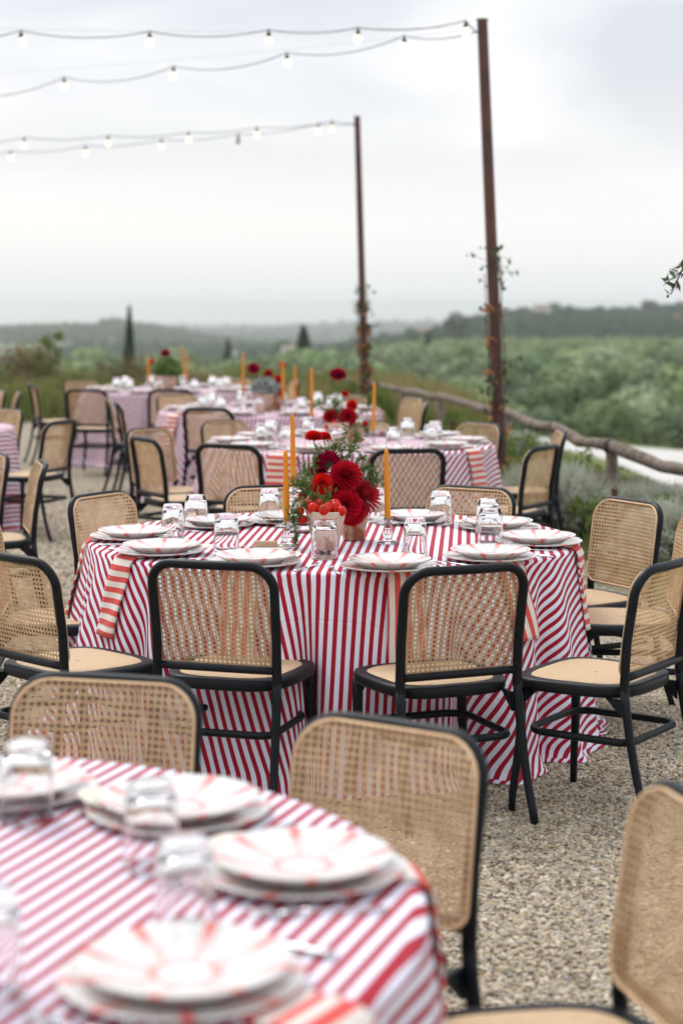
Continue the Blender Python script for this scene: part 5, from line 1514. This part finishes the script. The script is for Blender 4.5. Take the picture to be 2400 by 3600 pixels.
for (px, py, dia, m_, lb) in ((891, 1297, .118, mDahMag, 'crimson dahlia at the left of the fourth table bouquet'), (944, 1314, .085, mDahDark, 'dark dahlia just right above the silvery plant'),
        (977, 1334, .085, mDahRed, 'red dahlia right of the silvery plant'), (993, 1284, .065, mDahRed, 'scarlet dahlia behind a candle on the fourth table'), (984, 1375, .10, mDahRed, 'low red dahlia on the fourth table'),
        (930, 1322, .05, M_('rose_petal', (.45, .12, .09), .6), 'small faded pink dahlia behind the silvery plant')):
    dahlia(px, py, 16.35, dia, m_, lb, 'ball', (.8, 0), q4)
q5 = ((581 - 1200) * 20.0 / F_PX, 20.0, TZ + .12)
dahlia(582, 1243, 20.0, .115, mDahMag, 'crimson dahlia on top of the farthest bouquet', 'ball', (.6, 0), q5)
dahlia(535, 1270, 20.0, .07, M_('orange_petal', (.75, .13, .03), .6), 'orange-red dahlia at the left of the farthest bouquet', 'ball', (.8, 0), q5)

# greenery
def sprig(pts, n, label, mat=mFern, needle=.020, spread=.042, r=.0013, aspect=6.5):
    o0 = np.array(pts[0], float); P = np.array(pts, float) - o0
    tt = np.linspace(0, 1, 16); k = len(P) - 1
    B = [np.array([np.interp(q * k, range(k + 1), P[:, j]) for j in range(3)]) for q in tt]
    B = np.array(B); B[1:-1] = (B[:-2] + B[1:-1] * 2 + B[2:]) / 4
    t = empty('fern_sprig', o0)
    mb = MB(); mb.tube(B, np.linspace(r, r * .5, 16), 4)
    pts_ = []
    for i in range(int(n / 14)):
        c = B[rng.integers(3, 16)]; dr = rng.normal(size=3); dr[2] += .3; dr /= np.linalg.norm(dr)
        e_ = c + dr * spread * (.5 + .8 * rng.random())
        mb.tube([c, (c + e_) / 2 + (0, 0, .002), e_], [.0006, .0005, .0003], 3)
        for q in rng.random(14): pts_.append(c * (1 - q) + e_ * q)
    part('stem', mb.mesh('stem'), mat, t)
    me = quads_mesh('needle_mass', leaf_quads(np.array(pts_) + rng.normal(0, .0018, (len(pts_), 3)), needle, aspect)); me.materials.append(mat)
    reg(t, link('needle_mass', me, None, t))['kind'] = 'stuff'
    tag(t, label, 'sprig', 'fine green sprigs of the centrepieces')
S3 = lambda cx_, cy_, d: src(*c3(cx_, cy_), d)
sprig([p2, S3(790, 700, 7.45), S3(760, 500, 7.45), S3(880, 230, 7.45)], 420, 'upright feathery sprig rising highest at the right of the bouquet')
sprig([p2, S3(850, 640, 7.5), S3(960, 420, 7.5), S3(1010, 290, 7.5)], 380, 'feathery sprig curving right behind the highest one')
sprig([p2, S3(960, 700, 7.45), S3(1050, 620, 7.45), S3(1100, 610, 7.45)], 260, 'short sprig pointing right above the largest dahlia')
sprig([p2, S3(1080, 900, 7.45), S3(1220, 880, 7.4), S3(1370, 1010, 7.4)], 420, 'arching sprig reaching towards the right candle')
sprig([p1, S3(450, 900, 7.35), S3(380, 700, 7.35), S3(480, 530, 7.4)], 380, 'sprig behind the scarlet ball dahlia rising left of the crimson one')
sprig([p1, S3(330, 1050, 7.25), S3(220, 950, 7.25), S3(130, 1000, 7.22)], 520, 'bushy sprig leaning left over the tomatoes')
sprig([p1, S3(350, 1150, 7.2), S3(250, 1080, 7.2), S3(300, 900, 7.22)], 420, 'dense dark sprig just left of the scarlet ball dahlia')
sprig([p1, S3(180, 1180, 7.12), S3(100, 1350, 7.1), S3(150, 1560, 7.1), S3(165, 1840, 7.08)], 520, 'trailing sprig hanging down left of the tomato pot to the cloth', spread=.018)
sprig([p1, S3(260, 1230, 7.12), S3(180, 1420, 7.1), S3(60, 1480, 7.1)], 360, 'short sprig hanging behind the left candle')
sprig([p1, S3(560, 1180, 7.15), S3(590, 1150, 7.12), S3(440, 1180, 7.1)], 260, 'small sprig lying over the top of the tomatoes')
for (pts, lb) in (([(1235, 1480), (1290, 1440), (1295, 1400)], 'green sprig at the right of the third table bouquet'), ([(1165, 1470), (1130, 1430), (1100, 1420)], 'green sprig at the left of the third table bouquet'),
                  ([(1190, 1470), (1175, 1420), (1180, 1390)], 'upright green sprig in the third table bouquet'), ([(1240, 1490), (1290, 1500), (1290, 1530)], 'drooping sprig right of the third table pots')):
    sprig([q3] + [src(px, py, 12.45) for px, py in pts], 380, lb, needle=.026, spread=.055, r=.002, aspect=4)
for (a_, b_, c_, lb) in (((900, 560), (960, 500), (930, 470), 'short sprig filling the gap right above the crimson dahlia'), ((1050, 800), (1150, 760), (1230, 800), 'leafy sprig right of the largest dahlia'),
                         ((380, 880), (300, 820), (260, 780), 'sprig fanning out left above the scarlet ball dahlia'), ((560, 540), (640, 500), (700, 470), 'thin sprig between the two highest scarlet blooms and the crimson one')):
    sprig([p2, S3(*a_, 7.42), S3(*b_, 7.42), S3(*c_, 7.42)], 320, lb)
def tuft(px, py, d, r, h, mat, label, n=900, name='foliage_tuft'):
    x, y, z = src(px, py, d)
    me = quads_mesh(name, leaf_quads(blob_pts(n, (0, 0, 0), (r, r, h), .8), .055, 2.4)); me.materials.append(mat)
    o = link(name, me, None, None, (x, y, z)); tag(o, label, 'plant'); return o
tuft(930, 1362, 16.3, .125, .085, mSilver, 'silvery grey bushy plant in the clay pot on the fourth table', name='silver_plant')
tuft(590, 1300, 20.0, .15, .13, mFern, 'green leafy bunch in the pot on the farthest table', name='leafy_bunch')

# wooden card block on cream card
x, y = at(610, 1258, TZ)
o = MB().box((0, 0, .0115), (.088, .026, .021)).put('card_block', mWoodBlk, None, smooth=False); o.location = (x, y, TZ + .004); o.rotation_euler = (0, 0, -.12)
tag(o, 'small pale wooden card block lying on a cream fan on the middle table', 'wooden block')
o = place(link('paper_fan', fanMe), x + .03, y - .01, TZ + .002, -1.9, 'cream paper fan under the small wooden block on the middle table', 'fan', 'cream paper fans')
o = place(link('dinner_plate', plateMe), *at(690, 1222, TZ), TZ + .002, .4, 'small pale dish behind the left candlesticks on the middle table', 'plate', 'painted dinner plates'); o.scale = (.42, .42, .5)
